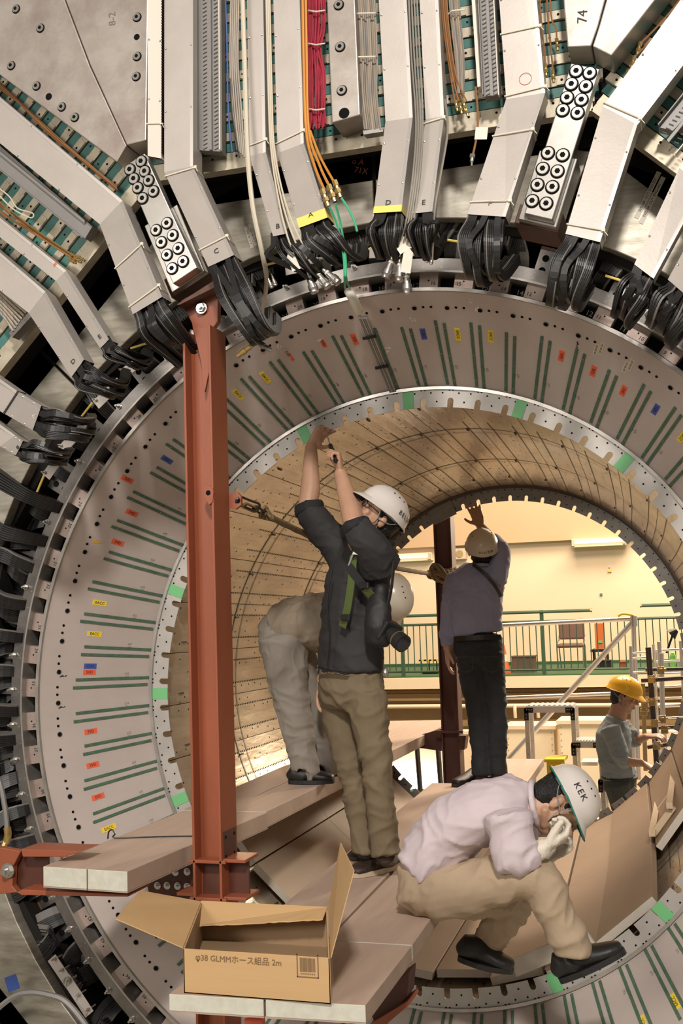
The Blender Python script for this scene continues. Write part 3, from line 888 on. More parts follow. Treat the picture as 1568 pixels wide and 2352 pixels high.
text('5', 'pencil_circle', 'ink_red', at(1206, 181, -.5745), (1, 0, -.1), (.1, 0, 1), .03, D['F'][0])
mb = MB()
for q in range(20):
    a0, a1 = 2*PI*q/20, 2*PI*(q+1)/20; c = at(1206, 181, -.5795)
    mb.tube([c+V(math.cos(a0), 0, math.sin(a0))*.022, c+V(math.cos(a1), 0, math.sin(a1))*.022], .0008, 4)
build(mb, 'pencil_circle', 'ink_red', D['F'][0])

# slotted wiring trunks
def trunk(Ls, Rs, label, Y=-.52, t=.05, slots=True):
    b = thing('wiring_trunk', (at(*Ls[-1], Y)+at(*Rs[-1], Y))/2, label, 'wiring trunk', 'grey slotted wiring trunks')
    l0, r0, l1, r1 = at(*Ls[0], Y), at(*Rs[0], Y), at(*Ls[1], Y), at(*Rs[1], Y)
    l0 = l0+(l0-l1).normalized()*.55; r0 = r0+(r0-r1).normalized()*.55
    mb = MB(); mb.prism([l0, r0, r1, l1], (0, t, 0)); build(mb, 'trunk_base', 'grey_trunk', b)
    d = (l1-l0); w = (r0-l0).normalized()
    for s, x0 in ((0, l0), (1, r0)):
        wo = w*(.004 if s else -.004)
        mb = MB(); mb.prism([x0, x0+wo, x0+wo+d, x0+d], (0, -.02, 0)); build(mb, 'side_flange', 'white_trunk' if s else 'grey_trunk', b)
    mid0 = l0.lerp(r0, .55)
    mb = MB(); mb.prism([mid0-w*.006, mid0+w*.006, mid0+w*.006+d, mid0-w*.006+d], (0, -.012, 0)); build(mb, 'centre_rib', 'grey_trunk', b)
    if slots:
        mb = MB(); n = int(d.length/.017); dn = d.normalized()
        for i in range(n):
            for f in (.28, .78):
                c = l0.lerp(r0, f)+d*(i+.5)/n+V(0, -.0012, 0)
                mb.box(c, (.017, .004, .002), ((w*.85-dn*.5).normalized(), (dn*.85+w*.5).normalized(), V(0, -1, 0)))
        build(mb, 'slots', 'trunk_slot', b, kind='stuff')
    return b
trunk([(456, -60), (458, 345)], [(505, -60), (507, 348)], 'grey slotted wiring trunk right of the duct marked C')
trunk([(-70, 330), (195, 548)], [(-70, 274), (212, 520)], 'dark wiring trunk crossing the teal layers at left', slots=False)
trunk([(1098, -60), (1112, 222)], [(1132, -60), (1147, 215)], 'grey wiring trunk left of the wide duct F', slots=True)
trunk([(1700, 60), (1512, 292)], [(1720, 110), (1545, 300)], 'grey wiring trunk at the upper right edge')
wt = thing('white_channel', at(1090, 100, -.54), 'thin white channel strip left of the grey trunk', 'channel strip')
prism_px([(1055, -420), (1064, -420), (1103, 198), (1096, 200)], -.56, .05, 'white_trunk', 'channel', wt)

# ------------------------------------------------------------------ cables, pipes, hoses
def ext(p): return [p[0]+(p[0]-p[1]).normalized()*.55]+p
def run(name, px, Y, r, m, label, cat, group=None, n=6, seg=6, flat=None, extra=None):
    """one cable or pipe along pixel points (x, y[, Y])"""
    pts = [at(q[0], q[1], q[2] if len(q) > 2 else Y) for q in px]
    if px[0][1] <= -60 or px[0][0] <= -70: pts.insert(0, pts[0]+(pts[0]-pts[1]).normalized()*.55)
    mb = MB(); mb.tube(bez(pts, n), r, seg, flat=flat); mb.smooth = not flat
    o = build(mb, name, m)
    return tag(o, label, cat, group)
def jit(px, dx, dy=0): return [(q[0]+dx, q[1]+dy)+tuple(q[2:]) for q in px]
run('cream_conduit', [(555, -60), (562, 150), (568, 340, -.62), (580, 470, -.66), (604, 590, -.62), (612, 650, -.45), (600, 730, -.2)], -.6, .0095, 'cream_cable', 'thick cream conduit hanging past the narrow duct B', 'conduit')
for i in range(5):
    run('coloured_ribbon', [(532+i*4.5, -60), (528+i*4.5, 130), (534+i*5, 250), (545+i*4, 345+i*4)], -.54-.003*i, .004, 'ribbon_cable', ('leftmost','second','third','fourth','rightmost')[i]+' multicoloured ribbon cable in the strand left of the cream conduit', 'ribbon cable', 'ribbon cables left of the conduit')
run('blue_cable', [(516, -60), (521, 100), (524, 250), (533, 350)], -.56, .0035, 'blue_cable', 'thin blue cable beside the ribbon strand', 'cable')
run('black_wire', [(528, 180), (533, 260), (550, 362)], -.57, .003, 'black_cable', 'thin black wire over the ribbon strand', 'cable')
for i in range(2):
    run('orange_hose', [(694+i*7, -60), (697+i*7, 120), (703+i*6, 300), (722+i*12, 380, -.62), (745+i*12, 437+i*-8, -.68)], -.58, .0055, 'orange_hose', ('left' if i == 0 else 'right')+' one of the two orange hoses running down beside the red cables', 'hose')
run('orange_hose', [(712, 300), (735, 360, -.6), (768, 420, -.68)], -.58, .005, 'orange_hose', 'short orange hose to the rightmost brass coupling', 'hose')
for i in range(16):
    x = 708+i*2.6; j = rr.uniform(-5, 5)
    run('red_cable', [(x+rr.uniform(-1, 1), -60), (x+j*.4, 60), (724+(i-8)*1.8, 110), (x+j, 170), (x+j*.6, 240), (722+(i-8)*2.2+rr.uniform(-3, 3)+i*.6, 288+rr.uniform(-8, 16))], -.53-.004*(i % 4), .0036, 'red_cable', 'dark red cable in the hanging bundle beside the bolted bar', 'cable', 'red cable bundle', n=5, seg=5)
for y in (24, 100, 250):
    mb = MB(); mb.tube([at(708, y, -.545), at(726, y+3, -.565), at(746, y, -.545)], .003, 6); tag(build(mb, 'cable_tie', 'cable_tie'), {24: 'top', 100: 'middle', 250: 'lowest'}[y]+' cream cable tie round the red cable bundle', 'cable tie', 'ties on the red bundle')
# ribbons right of the bar
rb = thing('ribbon_bundle', at(850, 150, -.53), 'wide bundle of multicoloured flat ribbon cables between bar and duct D', 'cable bundle')
for i in range(9):
    w = i*4.6
    pts = [(820+w, -60), (826+w, 60), (829+w, 140), (828+w, 215), (838+w*.98, 298)]
    mb = MB(); mb.tube(bez(ext([at(x, y, -.52-.01*math.sin(i*1.7)) for x, y in pts]), 6), .0042, 6); mb.smooth = True
    build(mb, 'ribbon_cable', 'ribbon_cable', rb)
for y in (33, 133):
    mb = MB(); mb.tube([at(817, y, -.53), at(822, y-2, -.545), at(862, y-3, -.545), at(868, y, -.52)], .003, 6); build(mb, 'cable_tie', 'cable_tie', rb)
prism_px([(833, 300), (878, 294), (880, 302), (835, 309)], -.53, .04, 'machined_steel', 'ribbon_clamp', rb)
rb2 = thing('ribbon_bundle', at(1050, 120, -.53), 'bundle of braided ribbon cables right of the orange tape', 'cable bundle')
for i in range(6):
    w = i*4
    pts = [(1028+w, -60), (1036+w, 40), (1046+w*.9, 130), (1052+w*.6, 215)]
    mb = MB(); mb.tube(bez(ext([at(x, y, -.52-.008*math.sin(i*2.1)) for x, y in pts]), 6), .0045, 6); mb.smooth = True
    build(mb, 'ribbon_cable', 'ribbon_cable', rb2)
for y, x in ((25, 1032),):
    mb = MB(); mb.tube([at(x-3, y+8, -.53), at(x+5, y, -.55), at(x+35, y-3, -.55)], .003, 6); build(mb, 'cable_tie', 'cable_tie', rb2)
rb3 = thing('ribbon_bundle', at(30, 700, -.5), 'bundle of multicoloured ribbon cables at the left edge', 'cable bundle')
for i in range(8):
    pts = [(-70, 590+i*9), (0, 655+i*9), (66+i*-5, 712+i*7)]
    mb = MB(); mb.tube(bez(ext([at(x, y, -.5) for x, y in pts]), 6), .006, 6); mb.smooth = True
    build(mb, 'ribbon_cable', 'ribbon_cable', rb3)
prism_px([(20, 765), (70, 712), (78, 720), (28, 775)], -.5, .05, 'band_steel', 'ribbon_clamp', rb3)
# pipes between ducts D and E
for i in range(4):
    run('steel_tube', [(936+i*6, -60), (944+i*6.5, 120), (955+i*5, 280, -.62), (948+i*5, 400, -.68), (930+i*6, 520, -.70), (905+i*12, 590, -.66)], -.57, .0036, 'steel_pipe', ('leftmost','second','third','rightmost')[i]+' of the thin steel tubes between the ducts marked D and E', 'pipe', 'steel tubes between ducts D and E')
for i in range(3):
    run('steel_tube', [(610+i*4, -60), (616+i*4, 200), (622+i*4, 340, -.6), (640+i*7, 460, -.68), (664+i*14, 555, -.70), (694+i*18, 610+i*-2, -.64)], -.57, .0036, 'cream_cable', ('leftmost','middle','rightmost')[i]+' of the thin pale tubes between the ducts marked B and A', 'pipe', 'pale tubes between ducts B and A')
run('grey_hose', [(1022, 230), (1028, 300, -.62), (1012, 400, -.66), (998, 480, -.68), (994, 560, -.66), (992, 600, -.62)], -.58, .0045, 'steel_pipe', 'grey tube right of the duct marked E', 'pipe')
run('copper_pipe', [(1092, 200), (1097, 260, -.6), (1095, 310, -.62), (1086, 355, -.64)], -.57, .0042, 'copper_pipe', 'short copper pipe hanging in front of the dark gap', 'pipe')
mb = MB(); c = at(1084, 362, -.64); mb.cyl(c+V(.003, 0, .012), c, .010, 6); mb.cyl(c, c+V(-.002, 0, -.014), .007, 10); mb.cyl(c+V(-.002, 0, -.014), c+V(-.003, 0, -.03), .004, 8)
tag(build(mb, 'pipe_fitting', 'machined_steel'), 'small steel fitting at the end of the hanging copper pipe', 'fitting')
mb = MB(); c = at(1105, 306, -.63); mb.box(c, (.045, .001, .045), (V(.98, 0, -.15), V(0, 1, 0), V(.15, 0, .98))); tag(build(mb, 'paper_tag', 'paper'), 'white paper tag on the hanging copper pipe', 'tag')
for i in range(4):
    x = 1016+i*4
    run('copper_pipe', [(x-6, -60), (x+2, 60), (x+18, 170), (1044+i*9, 232)], -.52-.01*(i % 2), .0032, 'copper_pipe', ('leftmost','second','third','rightmost')[i]+' thin copper pipe in the strand right of duct E', 'pipe', 'copper pipes right of duct E')
def fitting(x, y, Y, dx, dy, m='brass', label='brass fitting', s=1.0, cat='fitting', group=None, name='brass_fitting'):
    a = at(x, y, Y); d = (at(x+dx, y+dy, Y)-a).normalized()
    mb = MB()
    mb.cyl(a-d*.006*s, a+d*.010*s, .0085*s, 6); mb.cyl(a+d*.010*s, a+d*.020*s, .006*s, 10); mb.cyl(a+d*.020*s, a+d*.032*s, .0095*s, 6); mb.cyl(a+d*.032*s, a+d*.045*s, .006*s, 10)
    o = build(mb, name, m); return tag(o, label, cat, group)
for i, (x, y) in enumerate(((1046, 234), (1056, 240), (1064, 234), (1070, 246))):
    fitting(x, y, -.53, 2, 10, label=('first','second','third','fourth')[i]+' brass fitting from the left at the foot of the copper strand', group='fittings at the copper strand', s=.8)
for i, (x, y) in enumerate(((1240, 5), (1256, 10), (1264, 0))):
    yb = (150, 165, 92)[i]
    run('copper_pipe', [(x-4, -60), (x+2, 40), (x+10+i, yb-30), (x+12+i, yb)], -.50, .0035, 'copper_pipe', ('left','middle','right')[i]+' copper pipe dropping to a valve right of duct F', 'pipe', 'copper pipes right of duct F')
    fitting(x+12+i, yb, -.50, 1, 10, label=('left','middle','right')[i]+' small brass valve right of duct F', group='valves right of duct F', s=.9)
for i in range(4):
    x0, y0 = 1568+i*12, -10+i*18
    run('copper_pipe', [(1660+i*10, -150+i*20), (x0, y0), (1510-i*6+i*2, 60+i*22), (1470-i*14, 100+i*32)], -.50, .0037, 'copper_pipe', ('uppermost','second','third','lowest')[i]+' copper pipe on the upper right sector', 'pipe', 'copper pipes at the upper right')
    fitting(1470-i*14, 100+i*32, -.50, -3, 10, label=('uppermost','second','third','lowest')[i]+' small brass valve on the upper right sector', group='valves at the upper right', s=.9)
for i in range(8):
    o1 = rr.uniform(-7, 7)
    run('copper_pipe', [(-70, 130+i*4), (20+i*3, 212+i*3+o1*.4), (110, 300+o1), (190+i*2, 372+o1), (262+i*1.5-o1, 428+i*1.2)], -.47-.006*(i % 3), .0033, 'copper_pipe' if i % 3 else 'brass', 'thin copper pipe along the wide bent duct', 'pipe', 'copper pipes along the upper left duct')
for i in range(7):
    o1 = rr.uniform(-5, 5)
    run('copper_pipe', [(-70, 400+i*6), (10, 470+i*4+o1), (80+i*2, 530+i*2+o1), (170+i*2-o1, 590+i*2)], -.48-.006*(i % 3), .0035, 'copper_pipe' if i % 2 else 'brass', 'thin copper pipe above the slim bent duct', 'pipe', 'copper pipes above duct E at left')
for i, (x, y) in enumerate(((165, 584), (172, 594), (180, 590), (160, 596))):
    fitting(x, y, -.50, 10, 6, label=('first','second','third','fourth')[i]+' brass fitting at the end of the copper pipes at left', group='fittings at left', s=.8)
run('cream_wire', [(-20, 420), (20, 450, -.55), (40, 478, -.57), (75, 490, -.55), (70, 500, -.55), (30, 480, -.56), (-10, 440, -.55)], -.55, .003, 'cream_cable', 'looped cream wire over the pipes at left', 'wire')
# brass couplings and green hoses
for i, (x, y) in enumerate(((742, 440), (757, 430), (770, 420))):
    fitting(x, y, -.68, 5, 14, label=('left', 'middle', 'right')[i]+' brass coupling between orange and green hoses', s=1.35)
run('green_hose', [(756, 475, -.70), (775, 520), (789, 590), (791, 640), (792, 662, -.40)], -.66, .0045, 'green_hose', 'left green hose running down to the numbered ring', 'hose')
run('green_hose', [(770, 468, -.70), (783, 520), (793, 590), (795, 640), (802, 658, -.40)], -.66, .0045, 'green_hose', 'middle green hose running down to the numbered ring', 'hose')
run('green_hose', [(784, 455, -.70), (800, 480), (814, 510), (820, 532)], -.70, .0045, 'green_hose', 'short green hose with a free end', 'hose')
# tubes crossing the cone face to the flange
cable_px = [(808, 690), (822, 716, -.10)]
mb = MB(); mb.tube(bez([at(800, 668, -.14), at(812, 690, -.15), at(824, 718, -.08)], 6), [.020]*12+[.016], 10); mb.smooth = True
tag(build(mb, 'taped_sleeve', 'paper'), 'beige taped sleeve where the hoses pass the rim', 'sleeve')
for i in range(4):
    P = []
    for s in (0, .3, .6, 1):
        x = 826+i*5+(900+i*4-826-i*5)*s; y = 726+(905-726)*s
        R, a = on_cone(x, y); P.append(cone_pt(R, a, .012))
    mb = MB(); mb.tube(bez(P, 4), .0045, 8); mb.smooth = True
    tag(build(mb, 'hose_tube', 'steel_pipe' if i % 2 else 'grey_trunk'), ('leftmost', 'second', 'third', 'rightmost')[i]+' thin tube laid down the cone face from the taped sleeve', 'pipe', 'tubes on the cone face')
for s in (.12, .5):
    x = 846+(75*s*1.0); y = 726+179*s+20; R, a = on_cone(x-6, y); n, inw, tg = cone_frame(a)
    mb = MB(); mb.box(cone_pt(R, a, .020), (.012, .062, .008), (inw, tg, n)); tag(build(mb, 'tube_clip', 'black_plastic'), ('upper' if s < .3 else 'lower')+' black clip holding the tubes on the cone face', 'clip', 'tube clips')
# steel connectors hanging in front of the ring
def connector(x, y, dx, dy, Y, label, s=1.0, cable=None):
    a = at(x, y, Y); d = (at(x+dx, y+dy, Y)-a).normalized()
    mb = MB(); prof = ((-.02, .005), (0, .007), (.004, .011), (.018, .011), (.02, .009), (.034, .010), (.036, .015), (.058, .016), (.060, .020), (.080, .022), (.084, .019), (.098, .019), (.1, .012))
    mb.tube([a+d*q*s for q, _ in prof], [r*s for _, r in prof], 14); mb.smooth = True
    o = build(mb, 'steel_connector', 'machined_steel'); tag(o, label, 'connector')
    mb = MB(); mb.tube([a+d*.022*s, a+d*.032*s], .0115*s, 12); build(mb, 'white_ring', 'paper', o).location = (0, 0, 0)
    return a
for i, (x, y, dx, dy, lb) in enumerate(((706, 626, 22, 60, 'first'), (723, 622, 40, 50, 'second'), (741, 618, 48, 42, 'third'))):
    a = connector(x, y, dx, dy, -.62, lb+' steel connector from the left, hanging under the narrow ducts', .85)
for i, (x, y, dx, dy, lb) in enumerate(((903, 588, -18, 50, 'left'), (919, 594, -2, 52, 'middle'), (934, 622, 1, 50, 'right'))):
    connector(x, y, dx, dy, -.64, lb+' steel connector of the three hanging above numbers 17 and 16', .85)
mb = MB(); a0, a1 = at(604, 625, -.62), at(625, 672, -.62)
connector(616, 640, 12, 32, -.62, 'small steel connector below the cream conduit, left of the pair', .4); connector(625, 634, 10, 28, -.62, 'small steel connector below the cream conduit, right of the pair', .4)
connector(991, 585, -1, 20, -.62, 'slim connector hanging beside the duct marked E', .35)
for x, y, w, h, r, lb in ((672, 600, .03, .07, 20, 'white paper tag folded round the pale tubes, left'), (700, 575, .035, .06, -30, 'white paper tag folded round the pale tubes, right'), (924, 562, .05, .05, 30, 'square paper tag on the tubes above the connectors'), (934, 600, .035, .08, -12, 'long paper tag over the connectors')):
    c = at(x, y, -.69); a = R_(r); mb = MB(); X = V(math.cos(a), 0, math.sin(a)); Z = V(-math.sin(a), 0, math.cos(a))
    mb.prism([c-X*w/2-Z*h/2, c+X*w/2-Z*h/2+V(0, .01, 0), c+X*w/2+Z*h*.4, c+Z*h*.6, c-X*w/2+Z*h*.35], (0, .001, 0))
    tag(build(mb, 'paper_tag', 'paper'), lb, 'tag')
for x0, y0, x1, y1, lw in ((1014, 549, 1064, 557, 'right of the duct marked E'), (1390, 633, 1440, 649, 'beside the slim duct near the right edge'), (850, 572, 812, 574, 'beside the green hoses'), (300, 800, 345, 786, 'left of the red column head'), (183, 962, 212, 925, 'between the bundles of ducts A and D'), (85, 1130, 104, 1085, 'lowest at the left edge'), (605, 610, 690, 588, 'under the narrow duct marked B')):
    mb = MB(); mb.cyl(at(x0, y0, -.25), at(x1, y1, -.25), .005, 8); tag(build(mb, 'yellow_wire', 'yellow_tape'), 'short yellow wire in the dark cable gap, '+lw, 'wire', 'yellow wires in the gap')

# ------------------------------------------------------------------ black cable bundles at the duct mouths
def bundle(P, label, n=13, drop=.20, side=0.0, t=.07, seed=1, dive=0.0, spread=1.0):
    """ribbons leave the duct mouth, hang in a bow and turn into the gap"""
    r_ = random.Random(seed)
    (l0, r0), (l, r) = P[-2], P[-1]
    d = ((l-l0)+(r-r0)).normalized(); w = (r-l)
    b = thing('cable_bundle', (l+r)/2, label, 'cable bundle', 'black cable bundles under the ducts')
    n = int(n*1.5)
    wn = w.normalized()
    drop *= .82
    for i in range(n):
        f = (i+.5)/n
        g = int(f*3.999)                       # ribbons keep together in a few packs
        pk = ((g*37) % 5-2)*.0045
        dep = .022+((g*3) % 4)*t*.08
        L_ = drop*(.95+.10*math.sin(g*1.9+seed))
        p0 = l+w*f-d*.03+V(0, dep, 0)
        p1 = l+w*f+d*.03+V(0, dep-.002, 0)
        p2 = p1+d*(L_*.40)+wn*((f-.5)*.020*spread+pk*.6+side*.35)+V(0, -.012+dive*.3, 0)
        p3 = p1+d*(L_*.85)+wn*((f-.5)*-.012*spread+pk+side*.9)+V(0, .045+dive, 0)
        p4 = p1+d*(L_*.88)+wn*(side*1.15+pk)+V(0, .13+dive, 0)
        p5 = p4+V(0, .12, 0)-d*.11
        mb = MB(); mb.tube(bez([p0, p1, p2, p3, p4, p5], 7), .004, flat=(w.length/n*.80, .034), side=wn)
        build(mb, 'flat_cable', 'black_cable' if (i+seed) % 6 else 'cable_highlight', b)
    for k in range(2):
        f = r_.random()
        p0 = l+w*f-d*.02+V(0, .006, 0); wn = w.normalized()
        g = r_.uniform(-.05, .05)
        mb = MB(); mb.tube(bez([p0, p0+d*.06+V(0, -.004, 0)+wn*g*.3, p0+d*drop*.7+wn*g+V(0, -.012, 0), p0+d*drop*1.1+wn*(side+g*.4)+V(0, .06, 0), p0+d*drop+V(0, .22, 0)+wn*side], 5), .004, flat=(.022, .004), side=wn)
        build(mb, 'flat_cable', 'black_cable', b)
    return b
bundle(D['C'][1], 'black cable bundle hanging from the duct marked C, reaching the red column', 17, .40, .0, .085, 1)
bundle(D['B'][1], 'black cable bundle under the narrow duct marked B', 8, .18, .05, .07, 2)
bundle(D['A'][1], 'black cable bundle under the yellow-taped duct left of the green hoses', 13, .16, .05, .08, 3)
bundle(D['D'][1], 'black cable bundle under the yellow-taped duct marked D', 12, .15, .0, .08, 4)
bundle(D['E'][1], 'black cable bundle under the narrow duct marked E', 8, .13, .0, .07, 5)
bundle(D['F'][1], 'black cable bundle under the wide duct left of the upper right bracket', 15, .24, .03, .085, 6)
bundle(D['G'][1], 'black cable bundle under the wide duct right of the upper right bracket', 15, .26, -.01, .085, 7)
bundle(D['H'][1], 'black cable bundle under the slim duct near the right edge', 9, .17, -.01, .07, 8)
bundle(D['I'][1], 'black cable bundle under the rightmost duct', 10, .17, -.01, .07, 9)
bundle(D['L1'][1], 'black cable bundle of the wide bent duct, left of the red column', 17, .21, .0, .085, 10, .14)
bundle(D['L3'][1], 'black cable bundle of the slim bent duct marked E', 8, .12, .03, .075, 11)
bundle(D['L4'][1], 'black cable bundle of the bent duct marked D at left', 12, .16, .04, .08, 12)
bundle(D['L5'][1], 'black cable bundle of the duct marked A at the left edge', 12, .22, .04, .08, 13)
bundle(D['L6'][1], 'black cable bundle of the lowest duct at the left edge', 8, .20, .03, .07, 14)
# cable runs, bolt blocks and clamp bars filling the gap round the ring
gap = thing('gap_cabling', (0, -.05, -1.85), 'black cables, blocks and clamps packed in the gap around the numbered ring', 'cabling')
r_ = random.Random(11)
cnt = 0
for k in range(-11, 30):
    a = H0-HP*k
    left = 150 < a < 208
    for pack in range(3 if left else 1):
        ac = a+r_.uniform(-.7, .7)+pack*1.65
        bow = r_.uniform(-3.0, 3.0); bow2 = r_.uniform(-1.2, 1.2)
        y0 = -.10+.06*pack+r_.uniform(-.03, .03)-(.06 if left else 0)
        Rr = (2.30 if left else 1.97)
        nr = 7
        for q in range(nr):
            off = (q-(nr-1)/2)*.30
            yo = (-.235-.012*pack) if left else y0
            pts = [pol(Rr+.08, ac+bow*1.4+off*1.2+r_.uniform(-.3, .3), yo), pol(Rr-.12, ac+bow+off*1.15, yo-.01), pol(1.94, ac+bow*.5+bow2+off, y0-.01), pol(1.85, ac+bow2*.4+off*.9, y0+.02), pol(1.775, ac+off*.8, y0+.10), pol(1.76, ac+off*.8, y0+.20)]
            rd = pol(1, ac, 0)
            mb = MB(); mb.tube(bez(pts, 4), .004, flat=(.0075, .036), side=Vector((-rd.z, 0, rd.x)))
            build(mb, 'flat_cable', 'cable_highlight' if (q == 0 and r_.random() < .6) else 'black_cable', gap)
for k in range(-9, 31):
    a = H0-HP*(k+.5)
    if k % 1 == 0:
        rd = pol(1, a, 0); tg = Vector((-rd.z, 0, rd.x))
        mb = MB(); c = pol(1.83, a, -.03)
        mb.box(c, (.11, .062, .05), (rd, tg, V(0, -1, 0)), 0)
        for s in (-.028, .022):
            mb.cyl(c+rd*s+V(0, -.025, 0), c+rd*s+V(0, -.0265, 0), .014, 14, 1)
        mb.box(c+rd*.062, (.012, .062, .055), (rd, tg, V(0, -1, 0)), 2)
        if k % 2 or k < 2: build(mb, 'bolt_block', ['band_steel', 'dark_recess', 'brown_primer'], gap)
def clampbar(x0, y0, x1, y1, Y=-.30, w=.045):
    p, q = at(x0, y0, Y), at(x1, y1, Y); d = (q-p).normalized(); s = d.cross(V(0, 1, 0)).normalized()
    b = thing('clamp_bar', (p+q)/2, '', 'clamp bar', 'aluminium clamp bars in the cable gap')
    mb = MB(); mb.prism([p-s*w/2, q-s*w/2, q+s*w/2, p+s*w/2], (0, .004, 0)); build(mb, 'bar', 'duct_aluminium', b)
    for f in (.1, .5, .9):
        c = p.lerp(q, f); mb = MB(); mb.cyl(c+V(0, -.03, 0)+s*w*.3, c+V(0, .05, 0)+s*w*.3, .003, 6); mb.cyl(c+V(0, -.012, 0)+s*w*.3, c+V(0, -.004, 0)+s*w*.3, .007, 6)
        build(mb, 'clamp_stud', 'machined_steel', b)
    return b
for q, lb in (((220, 930, 275, 876), 'clamp bar left of the cable bundle of duct D'), ((140, 1035, 200, 970), 'clamp bar below the bundle of duct A'), ((105, 1095, 142, 1042), 'clamp bar lowest on the left side of the gap'), ((280, 860, 325, 826), 'clamp bar nearest the red column on its left'),
              ((655, 620, 805, 588), 'clamp bar under duct A beside the green hoses'), ((848, 580, 1008, 572), 'clamp bar under the ducts D and E'), ((1428, 675, 1478, 702), 'clamp bar under the slim duct near the right edge'), ((1492, 706, 1568, 748), 'clamp bar at the right edge'),
              ((118, 2200, 160, 2262), 'upper clamp bar in the lower left corner'), ((150, 2245, 205, 2330), 'lower clamp bar in the lower left corner')):
    clampbar(*q)['label'] = lb
run('grey_conduit', [(-20, 2330), (30, 2290), (70, 2280), (110, 2285), (150, 2300), (190, 2345), (210, 2380)], -.35, .012, 'grey_trunk', 'shiny grey conduit curving through the lower left corner', 'conduit')
patch(28, 2258, -.3, .06, .06, 'blue_cable', gap, 20, 'blue_pad')
run('grey_conduit', [(-20, 1760), (0, 1800), (12, 1860), (16, 1900)], -.35, .011, 'grey_trunk', 'grey hose ending in a brass elbow at the left edge', 'hose')
mb = MB(); mb.tube(bez([at(16, 1900, -.35), at(18, 1918, -.35), at(14, 1935, -.35)], 4), .016, 10); mb.tube([at(14, 1930, -.35), at(8, 1945, -.36)], .014, 8); mb.smooth = True
tag(build(mb, 'brass_elbow', 'brass'), 'brass elbow under the grey hose at the left edge', 'fitting')
for i, (p, q) in enumerate((((545, 818), (578, 794)), ((588, 784), (634, 812)))):
    a_, b_ = at(*p, -.60), at(*q, -.60); d = (b_-a_).normalized()
    mb = MB(); mb.tube([a_, a_+d*.02, a_+d*.021, a_+d*.04, a_+d*.041, a_+d*.06, a_+d*.075], [.009, .009, .012, .012, .009, .010, .006], 12)
    tag(build(mb, 'hose_coupling', 'brass' if i == 0 else 'machined_steel'), ('brass' if i == 0 else 'steel')+' hose coupling at the foot of the cable bundle beside the red column', 'coupling')
# ================================================================== the hall
def struct(mb, name, m, **kw):
    o = build(mb, name, m, **kw); o['kind'] = 'structure'; return o
FZ = -3.6
struct(MB().box((0, 5, FZ-.1), (26, 34, .2)), 'floor', 'concrete')
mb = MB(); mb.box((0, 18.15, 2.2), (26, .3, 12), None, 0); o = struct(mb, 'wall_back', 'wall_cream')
mb = MB(); z1 = at(1200, 1245, 17.7).z; mb.box((0, 17.9, z1+3.05), (26, .2, 6.1)); struct(mb, 'wall_back_upper', 'wall_cream_shaded')['kind'] = 'structure'
mb = MB(); zg = at(1200, 1520, 17.98).z; mb.box((0, 17.97, zg-.3), (26, .06, .6)); o = struct(mb, 'baseboard_back', 'floor_green')
def band_x(y0, y1, px, Yf, depth, m, name, kind='structure', x0=-9, x1=9, label=None):
    za, zb = at(px, y0, Yf).z, at(px, y1, Yf).z
    mb = MB(); mb.box(((x0+x1)/2, Yf+depth/2, (za+zb)/2), (x1-x0, depth, abs(za-zb)))
    o = build(mb, name, m); o['kind'] = kind; return o
GY = 14.5
zs = at(1200, 1553, GY).z
band_x(1553, 1580, 1200, GY, 3.4, 'slab_cream', 'gallery_slab')
band_x(1550, 1553.5, 1200, GY+.02, 3.4, 'floor_green', 'gallery_floor')
band_x(1583, 1760, 1200, GY+1.0, .3, 'beam_tan', 'wall_under_gallery')
band_x(1680, 1900, 1200, 12.5, .3, 'wall_cream', 'wall_lower')
for y0, y1, Y in ((1592, 1602, GY+.5), (1655, 1668, GY+.3)):
    band_x(y0, y1, 1200, Y, .25, 'beam_tan', 'trim_1')
def pipe_x(y, px, Y, r, m, label, xa=-6, xb=6, name='service_pipe'):
    z = at(px, y, Y).z; mb = MB(); mb.cyl((xa, Y, z), (xb, Y, z), r, 12); mb.smooth = True
    return tag(build(mb, name, m), label, 'pipe')
pipe_x(1622, 1050, GY-.1, .035, 'pipe_cream', 'cream pipe running under the gallery slab')
pipe_x(1604, 1250, GY+.3, .022, 'pipe_cream', 'thinner upper cream pipe under the gallery slab')
for x in (1182, 1235):
    mb = MB(); mb.tube(bez([at(x, 1620, GY-.15), at(x, 1632, GY-.18), at(x+1, 1649, GY-.18)], 4), .03, 10); mb.smooth = True
    tag(build(mb, 'pipe_elbow', 'pipe_cream'), 'cream drain elbow hanging from the pipe, '+('left' if x < 1200 else 'right')+' one', 'pipe')
# bright doorway low at the left, green curtain under it
mb = MB(); a, b = at(880, 1757, 12.3), at(1012, 1812, 12.3); mb.box(((a.x+b.x)/2, 12.3, (a.z+b.z)/2), (abs(b.x-a.x), .05, abs(a.z-b.z)))
tag(build(mb, 'daylight_opening', 'daylight_panel'), 'overexposed bright opening low behind the left walkway', 'opening')
mb = MB(); a, b = at(880, 1812, 12.2), at(1020, 1880, 12.2)
for i in range(14):
    x = a.x+(b.x-a.x)*i/13; mb.cyl((x, 12.2+.03*(i % 2), a.z), (x, 12.2+.03*(i % 2), b.z-.2), .06, 8)
tag(build(mb, 'green_curtain', 'curtain_green'), 'dark green sheeting under the bright opening', 'curtain')
